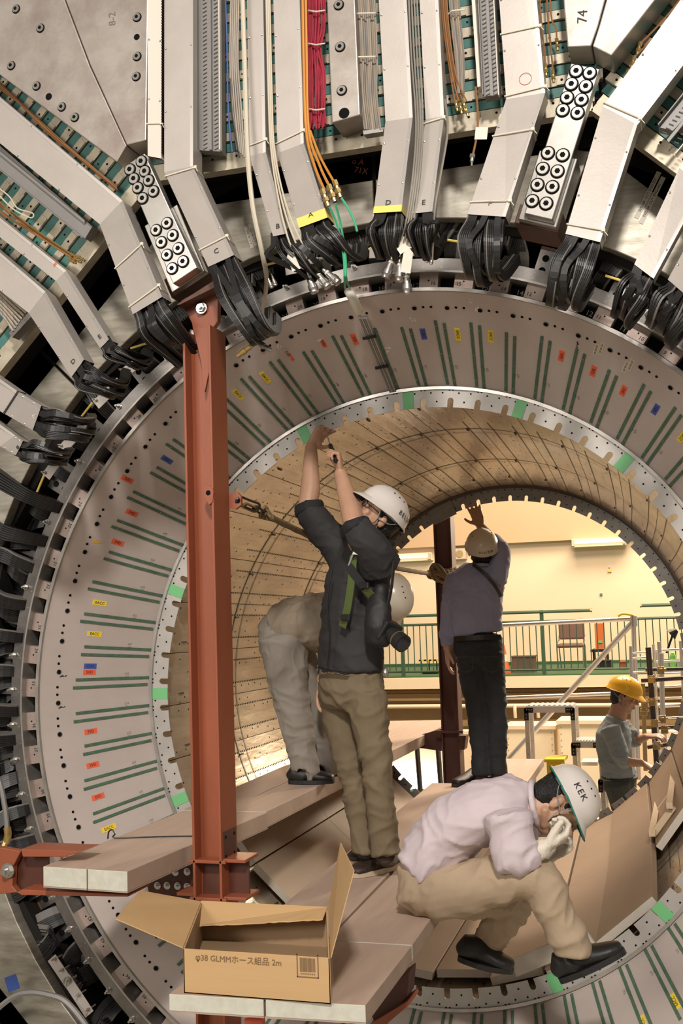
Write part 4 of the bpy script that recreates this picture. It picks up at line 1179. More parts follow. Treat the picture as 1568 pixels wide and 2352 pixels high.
# railing
rl = thing('gallery_railing', (0, GY+.1, zs), 'dark green gallery railing with thin upright bars', 'railing')
RY = GY+.12
zt, zb, zu = at(1250, 1427, RY).z, at(1250, 1538, RY).z, at(1250, 1405, RY).z
for z, r in ((zt, .022), (zb, .018)):
    mb = MB(); mb.cyl((-5, RY, z), (3, RY, z), r, 8); build(mb, 'rail', 'rail_green', rl)
xa = at(880, 1500, RY).x; xb = at(1590, 1500, RY).x; n = int((xb-xa)/.112)
base = None
for i in range(n):
    x = xa+.112*i
    if base is None:
        mb = MB(); mb.cyl((0, 0, zb), (0, 0, zt), .0095, 6); base = build(mb, 'baluster', 'rail_green', rl); base.matrix_basis = Matrix.Translation(V(x, RY, 0)-WL[rl])
    else: dup(base, Matrix.Translation((x, RY, 0)), rl)
for px in (925, 1247, 1575):
    x = at(px, 1480, RY).x; mb = MB(); mb.box((x, RY-.03, (zu+zs)/2-.02), (.06, .05, zu-zs+.1)); build(mb, 'post', 'rail_green', rl)
for xa_, xb_, dz in ((880, 1355, 0), (1474, 1600, 0.05)):
    mb = MB(); p, q = at(xa_, 1405, RY-.05), at(xb_, 1405, RY-.05); mb.cyl((p.x, RY-.05, zu+dz), (q.x, RY-.05, zu+dz), .028, 10)
    mb.cyl((q.x if xa_ < 900 else p.x, RY-.05, zu+dz), ((q.x+.03) if xa_ < 900 else p.x-.03, RY-.05, zu+dz), .033, 10, 1)
    build(mb, 'hand_rail', ['rail_green', 'clamp_gold'], rl)
# fluorescent fittings on the wall
for (x0, y0, x1, y1), lb in (((1313, 1241, 1437, 1252), 'right fluorescent fitting high on the cream wall'), ((912, 1275, 992, 1281), 'left fluorescent fitting, partly behind the man in the dark jacket')):
    Y = 17.7 if x0 > 1000 else 17.88
    p, q = at(x0, y0, Y), at(x1, y0, Y); z = p.z
    f = thing('fluorescent_light', ((p.x+q.x)/2, Y, z), lb, 'light')
    mb = MB(); mb.box(((p.x+q.x)/2, Y+.03, z-.06), (q.x-p.x, .22, .16)); build(mb, 'fitting_body', 'slab_cream', f)
    mb = MB(); mb.cyl((p.x+.06, Y-.10, z-.06), (q.x-.06, Y-.10, z-.06), .022, 10); build(mb, 'tube', 'lamp_tube', f)
    mb = MB(); mb.box((p.x+.03, Y-.1, z-.06), (.05, .08, .12)); mb.box((q.x-.03, Y-.1, z-.06), (.05, .08, .12)); build(mb, 'tube_holder', 'speaker_grey', f)
c = at(1055, 1272, 17.8); sp = thing('wall_speaker', c, 'small square loudspeaker on the wall beside the rear column', 'speaker')
mb = MB(); mb.box(c+V(0, .1, 0), (.24, .2, .22)); build(mb, 'cabinet', 'speaker_grey', sp, bevel=.01)
mb = MB(); mb.cyl(c+V(0, 0, 0), c+V(0, -.01, 0), .075, 20); build(mb, 'grille', 'beam_tan', sp)
c = at(1399, 1307, 17.98); sg = thing('wall_notice', c, 'tiny yellow and white notice on the cream wall', 'sign')
mb = MB(); mb.box(c, (.075, .02, .12), None, 0); mb.box(c+V(0, -.012, -.04), (.075, .004, .04), None, 1); mb.cyl(c+V(0, -.011, .02), c+V(0, -.014, .02), .018, 10, 2); build(mb, 'notice', ['paper', 'yellow_label', 'red_label'], sg)
c = at(1380, 1365, 17.98); mb = MB(); mb.box(c, (.05, .03, .04)); tag(build(mb, 'wall_hook', 'machined_steel'), 'tiny grey fixing on the cream wall', 'fixing')
# things on the gallery
def chair(px, y0, Y, s, label):
    c = at(px, y0, Y); c.z = zs+.02
    ch = thing('office_chair', c, label, 'chair', None)
    mb = MB(); mb.box(c+V(0, .10, .68), (.46*s, .06, .30)); build(mb, 'backrest', 'chair_brown', ch, bevel=.05)
    mb = MB(); mb.box(c+V(0, -.12, .43), (.46*s, .44, .07)); build(mb, 'seat', 'chair_brown', ch, bevel=.03)
    for sx in (-1, 1):
        mb = MB(); mb.tube(bez([c+V(sx*.22*s, -.3, 0), c+V(sx*.23*s, -.3, .44), c+V(sx*.23*s, .0, .50), c+V(sx*.23*s, .13, .60)], 4), .012, 8); build(mb, 'leg', 'chrome', ch)
        mb = MB(); mb.tube([c+V(sx*.22*s, .16, 0), c+V(sx*.23*s, .02, .42)], .012, 8); build(mb, 'leg', 'chrome', ch)
    return ch
chair(1316, 1550, 16.0, 1.0, 'brown padded chair with chrome frame on the gallery behind the railing')
p = at(1381, 1550, 16.8); a = at(1370, 1432, 16.8); b = at(1394, 1490, 16.8)
oc = thing('orange_cabinet', (p.x, 16.8, zs), 'tall orange cabinet behind the railing, right of the brown chair', 'cabinet')
mb = MB(); mb.box((p.x, 16.9, (a.z+b.z)/2), (b.x-a.x, .2, a.z-b.z)); build(mb, 'cabinet_body', 'door_orange', oc)
mb = MB(); mb.box((p.x+.01, 16.79, b.z+.13), (.07, .01, .05)); build(mb, 'sticker', 'green_tape', oc)
mb = MB()
for sx in (-.12, .12): 
    for sy in (0, .25): mb.box((p.x+sx, 16.75+sy, (zs+b.z)/2), (.03, .03, b.z-zs))
mb.box((p.x, 16.85, b.z-.03), (.34, .34, .04)); build(mb, 'stand', 'black_plastic', oc)
def cratebox(x0, y0, x1, Y, m, label, name='crate', cat='crate'):
    a, b = at(x0, y0, Y), at(x1, y0, Y); cx = (a.x+b.x)/2
    t = thing(name, (cx, Y, zs), label, cat); h = a.z-zs
    mb = MB(); mb.box((cx, Y+.15, zs+h/2+.01), (b.x-a.x, .3, h)); build(mb, 'body', m, t, bevel=.008)
    mb = MB(); mb.box((cx, Y+.15, zs+h+.012), (b.x-a.x+.02, .32, .02)); build(mb, 'lid', m, t)
cratebox(1174, 1510, 1226, 15.2, 'crate_brown', 'brown slatted box behind the railing, beside the traffic cone')
cratebox(1371, 1520, 1402, 16.0, 'black_plastic', 'dark crate on the gallery under the orange cabinet')
cratebox(1423, 1522, 1437, 15.6, 'red_steel', 'small red box at the right end of the gallery')
cratebox(970, 1545, 1005, 15.2, 'black_plastic', 'low dark box on the gallery left of the rear column')
c = at(1156, 1550, 15.2); tc = thing('traffic_cone', (c.x, 15.2, zs), 'orange and white traffic cone on the gallery behind the man in the blue shirt', 'cone')
mb = MB(); mb.box((c.x, 15.2, zs+.03), (.28, .28, .04)); build(mb, 'cone_base', 'cone_orange', tc)
mb = MB(); mb.tube([(c.x, 15.2, zs+.04), (c.x, 15.2, zs+.22)], [.12, .09], 16); mb.tube([(c.x, 15.2, zs+.34), (c.x, 15.2, zs+.5)], [.07, .045], 16); build(mb, 'cone_body', 'cone_orange', tc)
mb = MB(); mb.tube([(c.x, 15.2, zs+.22), (c.x, 15.2, zs+.34)], [.09, .07], 16); mb.tube([(c.x, 15.2, zs+.5), (c.x, 15.2, zs+.66)], [.045, .02], 16); build(mb, 'reflective_band', 'paper', tc)
bk = thing('barrier_stand', at(985, 1550, 15.5), 'low dark rack with a striped bar left of the rear column', 'rack')
mb = MB(); a = at(962, 1517, 15.5); b = at(1008, 1517, 15.5); n_ = 8
for i in range(n_): mb.box((a.x+(b.x-a.x)*(i+.5)/n_, 15.5, a.z), ((b.x-a.x)/n_, .04, .03), None, i % 2)
build(mb, 'striped_bar', ['black_plastic', 'yellow_label'], bk)
for f in (.12, .5, .88):
    mb = MB(); x = a.x+(b.x-a.x)*f; mb.cyl((x, 15.5, zs), (x, 15.5, a.z), .012, 8); build(mb, 'post', 'black_plastic', bk)
# hall floor machines seen low between the legs
for (x0, y0, x1, y1, Y), lb in (((1160, 1676, 1280, 1840, 11.5), 'cream machine cover behind the step platform, left half'), ((1282, 1664, 1400, 1840, 11.3), 'cream machine cover behind the step platform, right half')):
    a, b = at(x0, y0, Y), at(x1, y1, Y); t = thing('machine_cover', ((a.x+b.x)/2, Y, b.z), lb, 'machine cover')
    mb = MB(); mb.box(((a.x+b.x)/2, Y+.3, (a.z+b.z)/2), (b.x-a.x-.01, .6, a.z-b.z)); build(mb, 'cover_panel', 'slab_cream', t, bevel=.01)
    mb = MB(); mb.box(((a.x+b.x)/2, Y+.3, a.z+.03), (b.x-a.x+.05, .66, .05)); build(mb, 'cover_lid', 'wall_cream', t)
    mb = MB()
    for i in range(12):
        for f in (.05, .95): disc(V(a.x+(b.x-a.x)*f, Y-.001, b.z+(a.z-b.z)*(i+.5)/12), (0, -1, 0), .008, .004, 6, mb)
    build(mb, 'rivets', 'beam_tan', t, kind='stuff')

# ------------------------------------------------------------------ scaffolding
def tubepx(p, q, Y, w, m, name, parent=None, Y2=None, label=None, cat=None, group=None, n=12):
    a = at(p[0], p[1], Y); b = at(q[0], q[1], Y2 if Y2 is not None else Y)
    mb = MB(); mb.cyl(a, b, w/2, n); mb.smooth = True
    o = build(mb, name, m, parent)
    return tag(o, label, cat, group)
sc = thing('aluminium_frame', at(1460, 1760, 6.6), 'aluminium tube frame with a diagonal brace behind the yellow-helmeted worker', 'scaffold frame')
tubepx((1454, 1416), (1466, 1790), 6.6, .046, 'scaffold_alu', 'upright', sc)
tubepx((1120, 1438), (1456, 1421), 6.6, .042, 'scaffold_alu', 'top_tube', sc)
tubepx((1120, 1604), (1462, 1591), 6.6, .036, 'scaffold_alu', 'mid_tube', sc)
tubepx((1452, 1430), (1140, 1775), 6.6, .052, 'scaffold_alu', 'brace', sc, Y2=6.3)
mb = MB(); c = at(1436, 1415, 6.58); mb.tube(bez([c+V(-.07, 0, 0), c+V(-.03, 0, .02), c+V(.03, 0, .015), c+V(.08, 0, .0)], 3), .012, 8); build(mb, 'yellow_lock', 'yellow_label', sc)
mb = MB(); c = at(1455, 1427, 6.6); mb.cyl(c+V(0, 0, -.05), c+V(0, 0, .05), .034, 12); build(mb, 'corner_sleeve', 'scaffold_alu', sc)
ts = thing('scaffold_tower', at(1520, 1780, 5.6), 'aluminium scaffold tower with rungs at the right edge', 'scaffold tower')
for x0, y0, x1, y1, Y, w in ((1448, 1484, 1455, 1760, 5.8, .030), (1500, 1480, 1516, 1770, 5.8, .024), (1513, 1474, 1530, 1765, 5.7, .036), (1562, 1472, 1578, 1765, 5.7, .026), (1507, 1490, 1512, 1560, 6.2, .024)):
    tubepx((x0, y0), (x1, y1), Y, w, 'scaffold_alu', 'upright', ts)
for y, w in ((1494, .022), (1520, .02), (1548, .02), (1578, .022), (1605, .02), (1622, .03), (1650, .02), (1672, .022), (1700, .02), (1730, .02)):
    tubepx((1505+(y-1494)*.06, y), (1575, y-3), 5.75, w, 'scaffold_alu', 'rung', ts)
for y in (1500, 1512, 1545): tubepx((1448, y), (1485, y-2), 6.0, .018, 'scaffold_alu', 'rung', ts)
dk = thing('dark_pipe_scaffold', at(1510, 1775, 4.8), 'dark steel pipe scaffold with brass-coloured clamps beside the worker', 'scaffold')
tubepx((1488, 1487), (1509, 1775), 4.8, .044, 'black_pipe', 'upright', dk)
tubepx((1472, 1563), (1590, 1556), 4.9, .036, 'black_pipe', 'cross_pipe', dk)
tubepx((1482, 1538), (1590, 1536), 5.2, .03, 'black_pipe', 'cross_pipe', dk)
tubepx((1486, 1716), (1560, 1706), 4.9, .036, 'black_pipe', 'cross_pipe', dk)
tubepx((1512, 1672), (1560, 1668), 5.2, .03, 'black_pipe', 'cross_pipe', dk)
tubepx((1518, 1500), (1524, 1760), 5.2, .04, 'scaffold_alu', 'rear_upright', dk)
tubepx((1476, 1570), (1482, 1770), 5.5, .036, 'clamp_gold', 'rear_upright', dk)
for x, y, Y in ((1496, 1560, 4.78), (1517, 1540, 5.15), (1497, 1612, 4.78), (1480, 1616, 5.4), (1521, 1652, 5.1), (1503, 1661, 4.78), (1526, 1676, 5.1), (1508, 1712, 4.78), (1478, 1635, 5.4)):
    c = at(x, y, Y-.02); mb = MB(); mb.box(c, (.055, .05, .06)); mb.cyl(c+V(-.03, -.02, .01), c+V(.045, -.03, .012), .009, 8); mb.cyl(c+V(.02, -.03, -.03), c+V(.02, -.03, .035), .007, 6)
    build(mb, 'clamp', 'clamp_gold', dk, bevel=.008)
tubepx((1497, 1690), (1515, 1720), 4.7, .012, 'machined_steel', 'spanner', None, label='steel spanner held by the worker in the yellow helmet', cat='spanner')
wl = thing('work_lamp', at(1545, 1500, 6.2), 'black work lamp clipped on the tower at the right edge', 'lamp')
mb = MB(); mb.tube([at(1530, 1500, 6.2), at(1543, 1462, 6.2), at(1548, 1452, 6.2)], .01, 8); build(mb, 'lamp_arm', 'black_plastic', wl)
mb = MB(); mb.tube([at(1540, 1458, 6.2), at(1554, 1447, 6.2)], [.06, .02], 14); build(mb, 'lamp_shade', 'black_plastic', wl)
mb = MB(); mb.ell(at(1545, 1515, 6.0), (.03, .03, .07), n=10, m=6); tag(build(mb, 'green_bottle', 'neon_green'), 'lime green bottle hanging on the scaffold tower', 'bottle')

# step platform: three treads going down to the right
st = thing('step_platform', at(1330, 1830, 4.6), 'aluminium step platform with three ribbed treads and black corner pieces', 'step ladder')
def tread(x0, x1, yb, yf, Yf, dep, legs=((0, 0), (1, 0))):
    """front edge px x0..x1 at row yf on plane Yf, running back dep"""
    a, b = at(x0, yf, Yf), at(x1, yf, Yf); z = a.z; b.z = z
    mb = MB(); mb.box(((a.x+b.x)/2, Yf+dep/2, z-.015), (b.x-a.x, dep, .03), None, 0)
    n = 9
    for i in range(n): mb.box(((a.x+(b.x-a.x)*(i+.5)/n), Yf+dep/2, z+.002), ((b.x-a.x)/n*.45, dep*.94, .005), None, 1)
    build(mb, 'tread', ['step_alu', 'step_dark'], st)
    mb = MB(); mb.box(((a.x+b.x)/2, Yf-.005, z-.03), (b.x-a.x+.01, .012, .05)); build(mb, 'front_rail', 'step_alu', st)
    for x, s in ((a.x, 1), (b.x, -1)):
        mb = MB(); mb.box((x+s*.02, Yf-.014, z-.035), (.07, .008, .04), None, 0); mb.box((x+(-.0 if s > 0 else 0)+s*.0, Yf-.014, z-.07), (.035, .008, .09), None, 0)
        for q in range(3): disc(V(x+s*(.005+.018*q), Yf-.018, z-.03), (0, -1, 0), .005, .002, 8, mb, 1)
        disc(V(x, Yf-.018, z-.07), (0, -1, 0), .005, .002, 8, mb, 1); disc(V(x, Yf-.018, z-.095), (0, -1, 0), .005, .002, 8, mb, 1)
        build(mb, 'corner_piece', ['black_plastic', 'machined_steel'], st)
    return a, b, z
for x0, x1, yf, Yf, dep, low in ((1208, 1314, 1621, 4.6, .26, 1850), (1316, 1378, 1701, 4.6, .26, 1900), (1378, 1440, 1785, 4.6, .26, 1960)):
    a, b, z = tread(x0, x1, 0, yf, Yf, dep)
    zl = at(x0, low, Yf).z
    for x in (a.x, b.x):
        for yy in (Yf+.01, Yf+dep-.01):
            if x == a.x and x0 > 1300: continue
            mb = MB(); mb.box((x, yy, (z+zl)/2-.02), (.035, .022, z-zl)); build(mb, 'leg', 'step_alu', st)
            mb = MB()
            for q in range(9): disc(V(x, yy-.0115, z-.13-q*.085), (0, -1, 0), .0045, .001, 6, mb)
            build(mb, 'leg_holes', 'step_dark', st, kind='stuff')
a, b = at(1334, 1754, 4.9), at(1372, 1754, 4.9); mb = MB(); mb.box(((a.x+b.x)/2, 5.0, a.z), (b.x-a.x, .22, .03)); build(mb, 'lower_tread', 'step_alu', st)
yb_ = thing('yellow_bin', at(1272, 1800, 4.2), 'yellow plastic bin behind the crouching man, partly hidden', 'bin')
a, b = at(1250, 1746, 4.3), at(1293, 1820, 4.3)
mb = MB(); mb.prism([at(1254, 1750, 4.3), at(1290, 1750, 4.3), at(1286, 1860, 4.3), at(1260, 1860, 4.3)], (0, .22, 0)); build(mb, 'bin_body', 'bin_yellow', yb_, bevel=.01)
mb = MB(); mb.prism([at(1249, 1744, 4.28), at(1295, 1744, 4.28), at(1295, 1751, 4.28), at(1249, 1751, 4.28)], (0, .26, 0)); build(mb, 'bin_rim', 'bin_yellow', yb_)

# ------------------------------------------------------------------ walkways
def plank(c4, z, t, label, name='plank', group=None, ply=True):
    b = thing(name, Vector(((c4[0].x+c4[2].x)/2, (c4[0].y+c4[2].y)/2, z-t)), label, 'plank', group)
    P = [Vector((p.x, p.y, z)) for p in c4]
    mb = MB(); mb.prism(P, (0, 0, -t+.004), 0, 1); 
    for k in range(len(mb.f)):
        if k == 2: mb.m[k] = 2      # end nearest the viewer
    mb2 = MB(); mb2.prism([p+V(0, 0, -t+.004) for p in P], (0, 0, -.004), 1)
    build(mb, 'plank_body', ['board_top', 'board_side', 'board_end'], b, bevel=.002)
    build(mb2, 'underside_strip', 'board_side', b)
    return b
ZL, ZR = -.50, -.75
A0, A1 = atz(99, 1990, ZL), atz(292, 2002, ZL)
B0, B1 = atz(395, 1872, ZL), atz(535, 1900, ZL)
dl, dr = (B0-A0), (atz(438, 1940, ZL)-A1)
yj = B0.y+.12
B0 = A0+dl*((yj-A0.y)/dl.y); B1 = A1+dr*((yj-A1.y)/dr.y)
m0, m1 = A0.lerp(A1, .53), B0.lerp(B1, .53)
plank([A0, m0-V(.002, 0, 0), m1-V(.002, 0, 0), B0], ZL, .072, 'outer left plank of the left walkway, its pale end over the red beam')
plank([m0+V(.002, 0, 0), A1, B1, m1+V(.002, 0, 0)], ZL, .072, 'inner plank of the left walkway nearest the red column')
C0 = Vector((-1.10, B0.y-.05, ZL)); C1 = atz(551, 1893, ZL); C1 = Vector((C1.x, max(C1.y, B1.y+.02), ZL))
E0, E1 = atz(890, 1656, ZL), atz(1046, 1653, ZL)
C1 = atz(551, 1893, ZL); E_ = atz(1046, 1653, ZL); C1 = C1+(E_-C1)*((yj+.012-C1.y)/(E_.y-C1.y)); C0 = Vector((C1.x-.40, yj+.012, ZL))
n0, n1 = C0.lerp(C1, .5), E0.lerp(E1, .5)
plank([C0, n0-V(.002, 0, 0), n1-V(.002, 0, 0), E0], ZL, .07, 'far plank of the left walkway along the barrel wall')
plank([n0+V(.002, 0, 0), C1, E1, n1+V(.002, 0, 0)], ZL, .07, 'far plank of the left walkway on its inner side, under the bending man')
r0, r1, r2 = atz(388, 2283, ZR), atz(607, 2296, ZR), atz(839, 2309, ZR)
j1, j2 = atz(765, 2160, ZR), atz(945, 2172, ZR)
j0 = Vector((r0.x-(r2.x-j2.x)*.8, j1.y, ZR)); j1 = Vector((r1.x-(r2.x-j2.x)*.9, j2.y, ZR))
j0.y = j2.y; g = V(.003, 0, 0); gy = V(0, .004, 0)
plank([r0, r1-g, j1-g, j0], ZR, .052, 'near left plank of the right walkway under the cardboard box')
plank([r1+g, r2, j2, j1+g], ZR, .052, 'near right plank of the right walkway with the bright triangle of light')
e2 = atz(1248, 1743, ZR); e0 = Vector((e2.x-.30, e2.y, ZR)); e0 = atz(1152, 1743, ZR); w_ = (e2-e0)
k0 = j0+gy*2; k2 = j2+gy*2; k1 = j1+gy*2
e0x = e2-V(.56, 0, 0); e1 = e2-V(.29, 0, 0)
plank([k0, k1-g, Vector((e1.x-.003, e2.y-1.2, ZR)), Vector((e0x.x, e2.y-1.2, ZR))], ZR, .052, 'far left plank of the right walkway under the man in the dark jacket')
plank([k1+g, k2, e2, Vector((e1.x+.003, e2.y, ZR))], ZR, .052, 'far right plank of the right walkway, running on to the man in the blue shirt')
# wire loop and string on the left board
c = atz(258, 1927, ZL); mb = MB(); mb.tube(bez([c+V(-.02, 0, -.0), c+V(-.015, 0, .028), c+V(0, 0, .035), c+V(.012, 0, .02), c+V(.014, 0, .005), c+V(.15, .05, .003), c+V(.36, .1, .003)], 5), .003, 6)
tag(build(mb, 'string', 'black_cable'), 'dark string looped on the left walkway in front of the red column', 'string')
# plates lining the bottom of the barrel
ln = [(-150, -138.5, .62), (-138.5, -127, .62), (-127, -115.5, .50), (-115.5, -104, .50), (-104, -92.5, .52), (-92.5, -80.5, .56), (-80.5, -69.5, .46), (-69, -57.5, .42), (-57.5, -43, .42), (-42.5, -30, 1.25), (-29.5, -17, 1.5)]
names = ['far left lining board, against the barrel wall', 'lining board beside the left walkway', 'lining board seen behind the red column foot', 'lining board left of the right walkway', 'lining board under the right walkway', 'dark lining board behind the crouching man\'s boot', 'lining board with a pale end behind the crouching man\'s legs', 'lining board in front of the crouching man\'s knee', 'large tan lining board at the lower right', 'raised lining board with a recessed frame at the right', 'uppermost lining board at the right edge']
for (a0, a1, y0), lb in zip(ln, names):
    b = thing('lining_board', pol(1.22, (a0+a1)/2, y0), lb, 'board', 'boards lining the bottom of the barrel')
    P = []
    for Y in (y0, 1.6, 2.74):
        Rr = wall_r(Y)-.02-.012*((a1-a0) > 13)
        P.append((pol(Rr/math.cos(R_((a1-a0)/2))*.985, a0+.3, Y), pol(Rr/math.cos(R_((a1-a0)/2))*.985, a1-.3, Y)))
    rd = pol(1, (a0+a1)/2, 0)
    for i in range(2):
        mb = MB(); (p, q), (r, s) = P[i], P[i+1]
        mb.box8([p-rd*.035, q-rd*.035, s-rd*.035, r-rd*.035, p, q, s, r], 0)
        if i == 0: mb.m[2] = 1
        build(mb, 'board_panel', ['lining', 'lining_edge'], b, bevel=.002)
    if a0 == -42.5:
        Y = 1.5
        for aa, ab, ya, yb2 in ((-40, -33, 1.35, 1.5),):
            mb = MB(); p, q = pol(1.16, -41, 1.3), pol(1.16, -41, 2.5); mb.tube([p, q], .012, flat=(.03, .03)); build(mb, 'batten', 'plywood', b)
            p, q = pol(1.15, -33, 1.3), pol(1.15, -33, 2.5); mb = MB(); mb.tube([p, q], .012, flat=(.03, .03)); build(mb, 'batten', 'plywood', b)
            for Y in (1.35, 1.9, 2.45): mb = MB(); mb.tube([pol(1.17, -41, Y), pol(1.17, -33, Y)], .012, flat=(.03, .03)); build(mb, 'batten', 'plywood', b)
mb = MB(); mb.prism([pol(1.16, -57, .36), pol(1.16, -74, .36), pol(1.23, -74, .36), pol(1.23, -57, .36)], (0, .02, 0))
tag(build(mb, 'kick_board', 'lining_edge'), 'pale strip across the near ends of the lining boards', 'board')

# ------------------------------------------------------------------ red steel
yf, yb2 = -.575, -.425
xl = (at(421, 900, yf).x+at(444, 2080, yf).x)/2; xr = (at(483, 900, yf).x+at(509, 1900, yf).x)/2
zt1, zt2 = at(425, 757, yf).z, at(483, 745, yf).z; zb1 = -1.35
rc = thing('red_steel_column', (xl+.06, -.5, zb1), 'tall red-brown steel H-column standing in the foreground left of the men', 'column')
mb = MB(); mb.box((xl+.005, -.5, (zt1+zb1)/2), (.010, .15, zt1-zb1)); build(mb, 'flange', 'red_steel', rc, bevel=.002)
mb = MB(); mb.box((xr-.005, -.5, (zt2+zb1)/2), (.010, .15, zt2-zb1)); build(mb, 'flange', 'red_steel', rc, bevel=.002)
mb = MB(); mb.box(((xl+xr)/2, -.5, (zt1-.04+zb1)/2), (xr-xl-.02, .012, zt1-.04-zb1)); build(mb, 'web', 'red_steel', rc)
# fillets where web meets flange
for x, s in ((xl+.010, 1), (xr-.010, -1)):
    mb = MB(); mb.prism([(x, -.506, zb1), (x+s*.010, -.506, zb1), (x, -.518, zb1)], (0, 0, zt1-.05-zb1)); build(mb, 'fillet', 'red_steel', rc)
prism_px([(414, 690), (486, 652), (501, 690), (500, 738), (484, 760), (470, 790), (448, 790), (440, 742)], -.53, .03, 'red_steel', 'head_plate', rc, bevel=.003)
prism_px([(405, 700), (490, 645), (492, 660), (412, 700)], -.60, .16, 'brown_primer', 'cap_plate', rc)
prism_px([(443, 752), (478, 752), (484, 830), (470, 900), (462, 830)], -.55, .012, 'red_steel', 'stiffener', rc)
def hexbolt(c, r, n, parent, m='bolt_steel', name='hex_bolt'):
    n = Vector(n); mb = MB(); mb.cyl(c, c+n*r*.25, r*1.35, 16); mb.cyl(c+n*r*.25, c+n*r*1.0, r, 6); mb.cyl(c+n*r, c+n*r*1.7, r*.55, 10)
    return build(mb, name, m, parent)
hexbolt(at(463, 708, -.54), .017, (0, -1, 0), rc)
# lugs and shackle
c = at(479, 1135, yf-.005); mb = MB()
mb.tube([c+V(-.006, 0, .005), c+V(.006, 0, 0)], .028, 20) if False else None
mb.prism([at(469, 1140, yf-.004), at(467, 1128, yf-.004), at(471, 1119, yf-.004), at(479, 1116, yf-.004), at(488, 1120, yf-.004), at(490, 1130, yf-.004), at(488, 1152, yf-.004), at(480, 1160, yf-.004)], (0, .018, 0), 0)
disc(at(478, 1132, yf-.004), (0, -1, 0), .010, .001, 12, mb, 1); build(mb, 'lug', ['red_steel', 'dark_recess'], rc, bevel=.002)
mb = MB(); mb.prism([at(526, 1134, -.46), at(545, 1131, -.46), at(553, 1140, -.46), at(553, 1160, -.46), at(540, 1170, -.46), at(526, 1166, -.46)], (0, .018, 0), 0)
disc(at(546, 1150, -.46), (0, -1, 0), .011, .001, 12, mb, 1); build(mb, 'lug', ['red_steel', 'dark_recess'], rc, bevel=.002)
# foot: stiffeners, stub flanges, bolt plate
z1 = at(475, 1980, yf).z; z2 = at(475, 2066, yf).z
for z in (z1, z2):
    mb = MB(); mb.box(((xl+xr)/2, -.545, z), (xr-xl+.03, .06, .012)); mb.box((xr+.045, -.50, z+.004), (.09, .13, .012)); mb.box((xl-.05, -.47, z), (.09, .10, .012)) if z == z2 else None
    build(mb, 'stiffener', 'red_steel', rc, bevel=.002)
mb = MB(); mb.box((xr+.04, -.50, (z1+z2)/2), (.075, .012, z1-z2)); build(mb, 'stub_web', 'dark_red_steel', rc)
mb = MB(); mb.box(((xl+xr)/2, -.512, (z1+z2)/2), (xr-xl-.02, .006, z1-z2-.01)); build(mb, 'web_plate', 'dark_red_steel', rc)
mb = MB(); mb.box((xr+.0015, -.5, at(530, 1940, -.5).z), (.003, .12, .11)); 
for dy in (-.04, .04):
    for dz in (-.035, .035): mb.cyl((xr+.003, -.5+dy, at(530, 1940, -.5).z+dz), (xr+.0045, -.5+dy, at(530, 1940, -.5).z+dz), .006, 8, 1)
build(mb, 'bare_patch', ['brown_primer', 'dark_recess'], rc)
# bolted splice plate and cross beam to the left
bp_ = thing('splice_plate', at(400, 2020, -.44), 'dark red splice plate with rows of hex bolts left of the column foot', 'steel plate')
prism_px([(325, 1985), (444, 1975), (444, 2072), (345, 2062)], -.42, .02, 'dark_red_steel', 'plate', bp_)
for x, y in ((376, 2004), (403, 2003), (430, 2002), (362, 2034), (384, 2034), (408, 2035), (430, 2036)): hexbolt(at(x, y, -.42), .0105, (0, -1, 0), bp_)
rbm = thing('red_cross_beam', at(60, 2045, -.8), 'red-brown horizontal steel beam under the near end of the left walkway', 'beam')
prism_px([(-60, 1962), (110, 1966), (110, 2046), (-60, 2050)], -.80, .012, 'dark_red_steel', 'web', rbm)
prism_px([(48, 1950), (192, 1955), (150, 1968), (52, 1968)], -.86, .12, 'red_steel', 'top_flange', rbm, bevel=.002)
prism_px([(38, 2050), (50, 2043), (294, 2055), (294, 2060), (50, 2056)], -.88, .16, 'red_steel', 'bottom_flange', rbm, bevel=.002)
prism_px([(-60, 1940), (10, 1948), (48, 1955), (30, 1990), (28, 2035), (40, 2050), (-60, 2060)], -.84, .03, 'red_steel', 'end_gusset', rbm, bevel=.003)
hexbolt(at(19, 1999, -.845), .02, (0, -1, 0), rbm)
rb2_ = thing('red_cross_beam', at(880, 2330, -1.0), 'dark red beam end under the near right plank', 'beam')
prism_px([(840, 2300), (940, 2230), (935, 2290), (900, 2330), (860, 2352)], -.55, .1, 'dark_red_steel', 'beam_end', rb2_, bevel=.003)
prism_px([(850, 2352), (936, 2300), (940, 2308), (860, 2375)], -.58, .14, 'red_steel', 'beam_flange', rb2_)
tubepx((565, 2349), (605, 2345), -1.0, .03, 'red_label', 'warning_bar', None, label='red and white tape end under the near planks', cat='tape')
# under-walkway red column stubs
for (px_, Y, z0, z1_, lb) in ((0, -.62, 0, 0, ''),): pass
# rear column
yr = 3.12
xl2 = at(996, 1250, yr).x; xr2 = at(1036, 1250, yr).x
rr_ = thing('rear_red_column', (xl2+.06, yr, -1.9), 'dark red steel column beyond the far mouth with rope tied round it', 'column')
ztop, zbot = 1.30, -1.0
for x in (xl2+.005, xr2-.005):
    mb = MB(); mb.box((x, yr+.07, (ztop+zbot)/2), (.010, .14, ztop-zbot)); build(mb, 'flange', 'dark_red_steel', rr_, bevel=.002)
mb = MB(); mb.box(((xl2+xr2)/2, yr+.05, (ztop+zbot)/2), (xr2-xl2-.02, .012, ztop-zbot)); build(mb, 'web', 'dark_red_steel', rr_)
prism_px([(1052, 1690), (1070, 1690), (1066, 1722), (1055, 1722)], yr, .1, 'dark_red_steel', 'bracket', rr_)
prism_px([(958, 1690), (1014, 1674), (1014, 1725), (962, 1718)], yr+.1, .02, 'dark_red_steel', 'splice_plate', rr_)
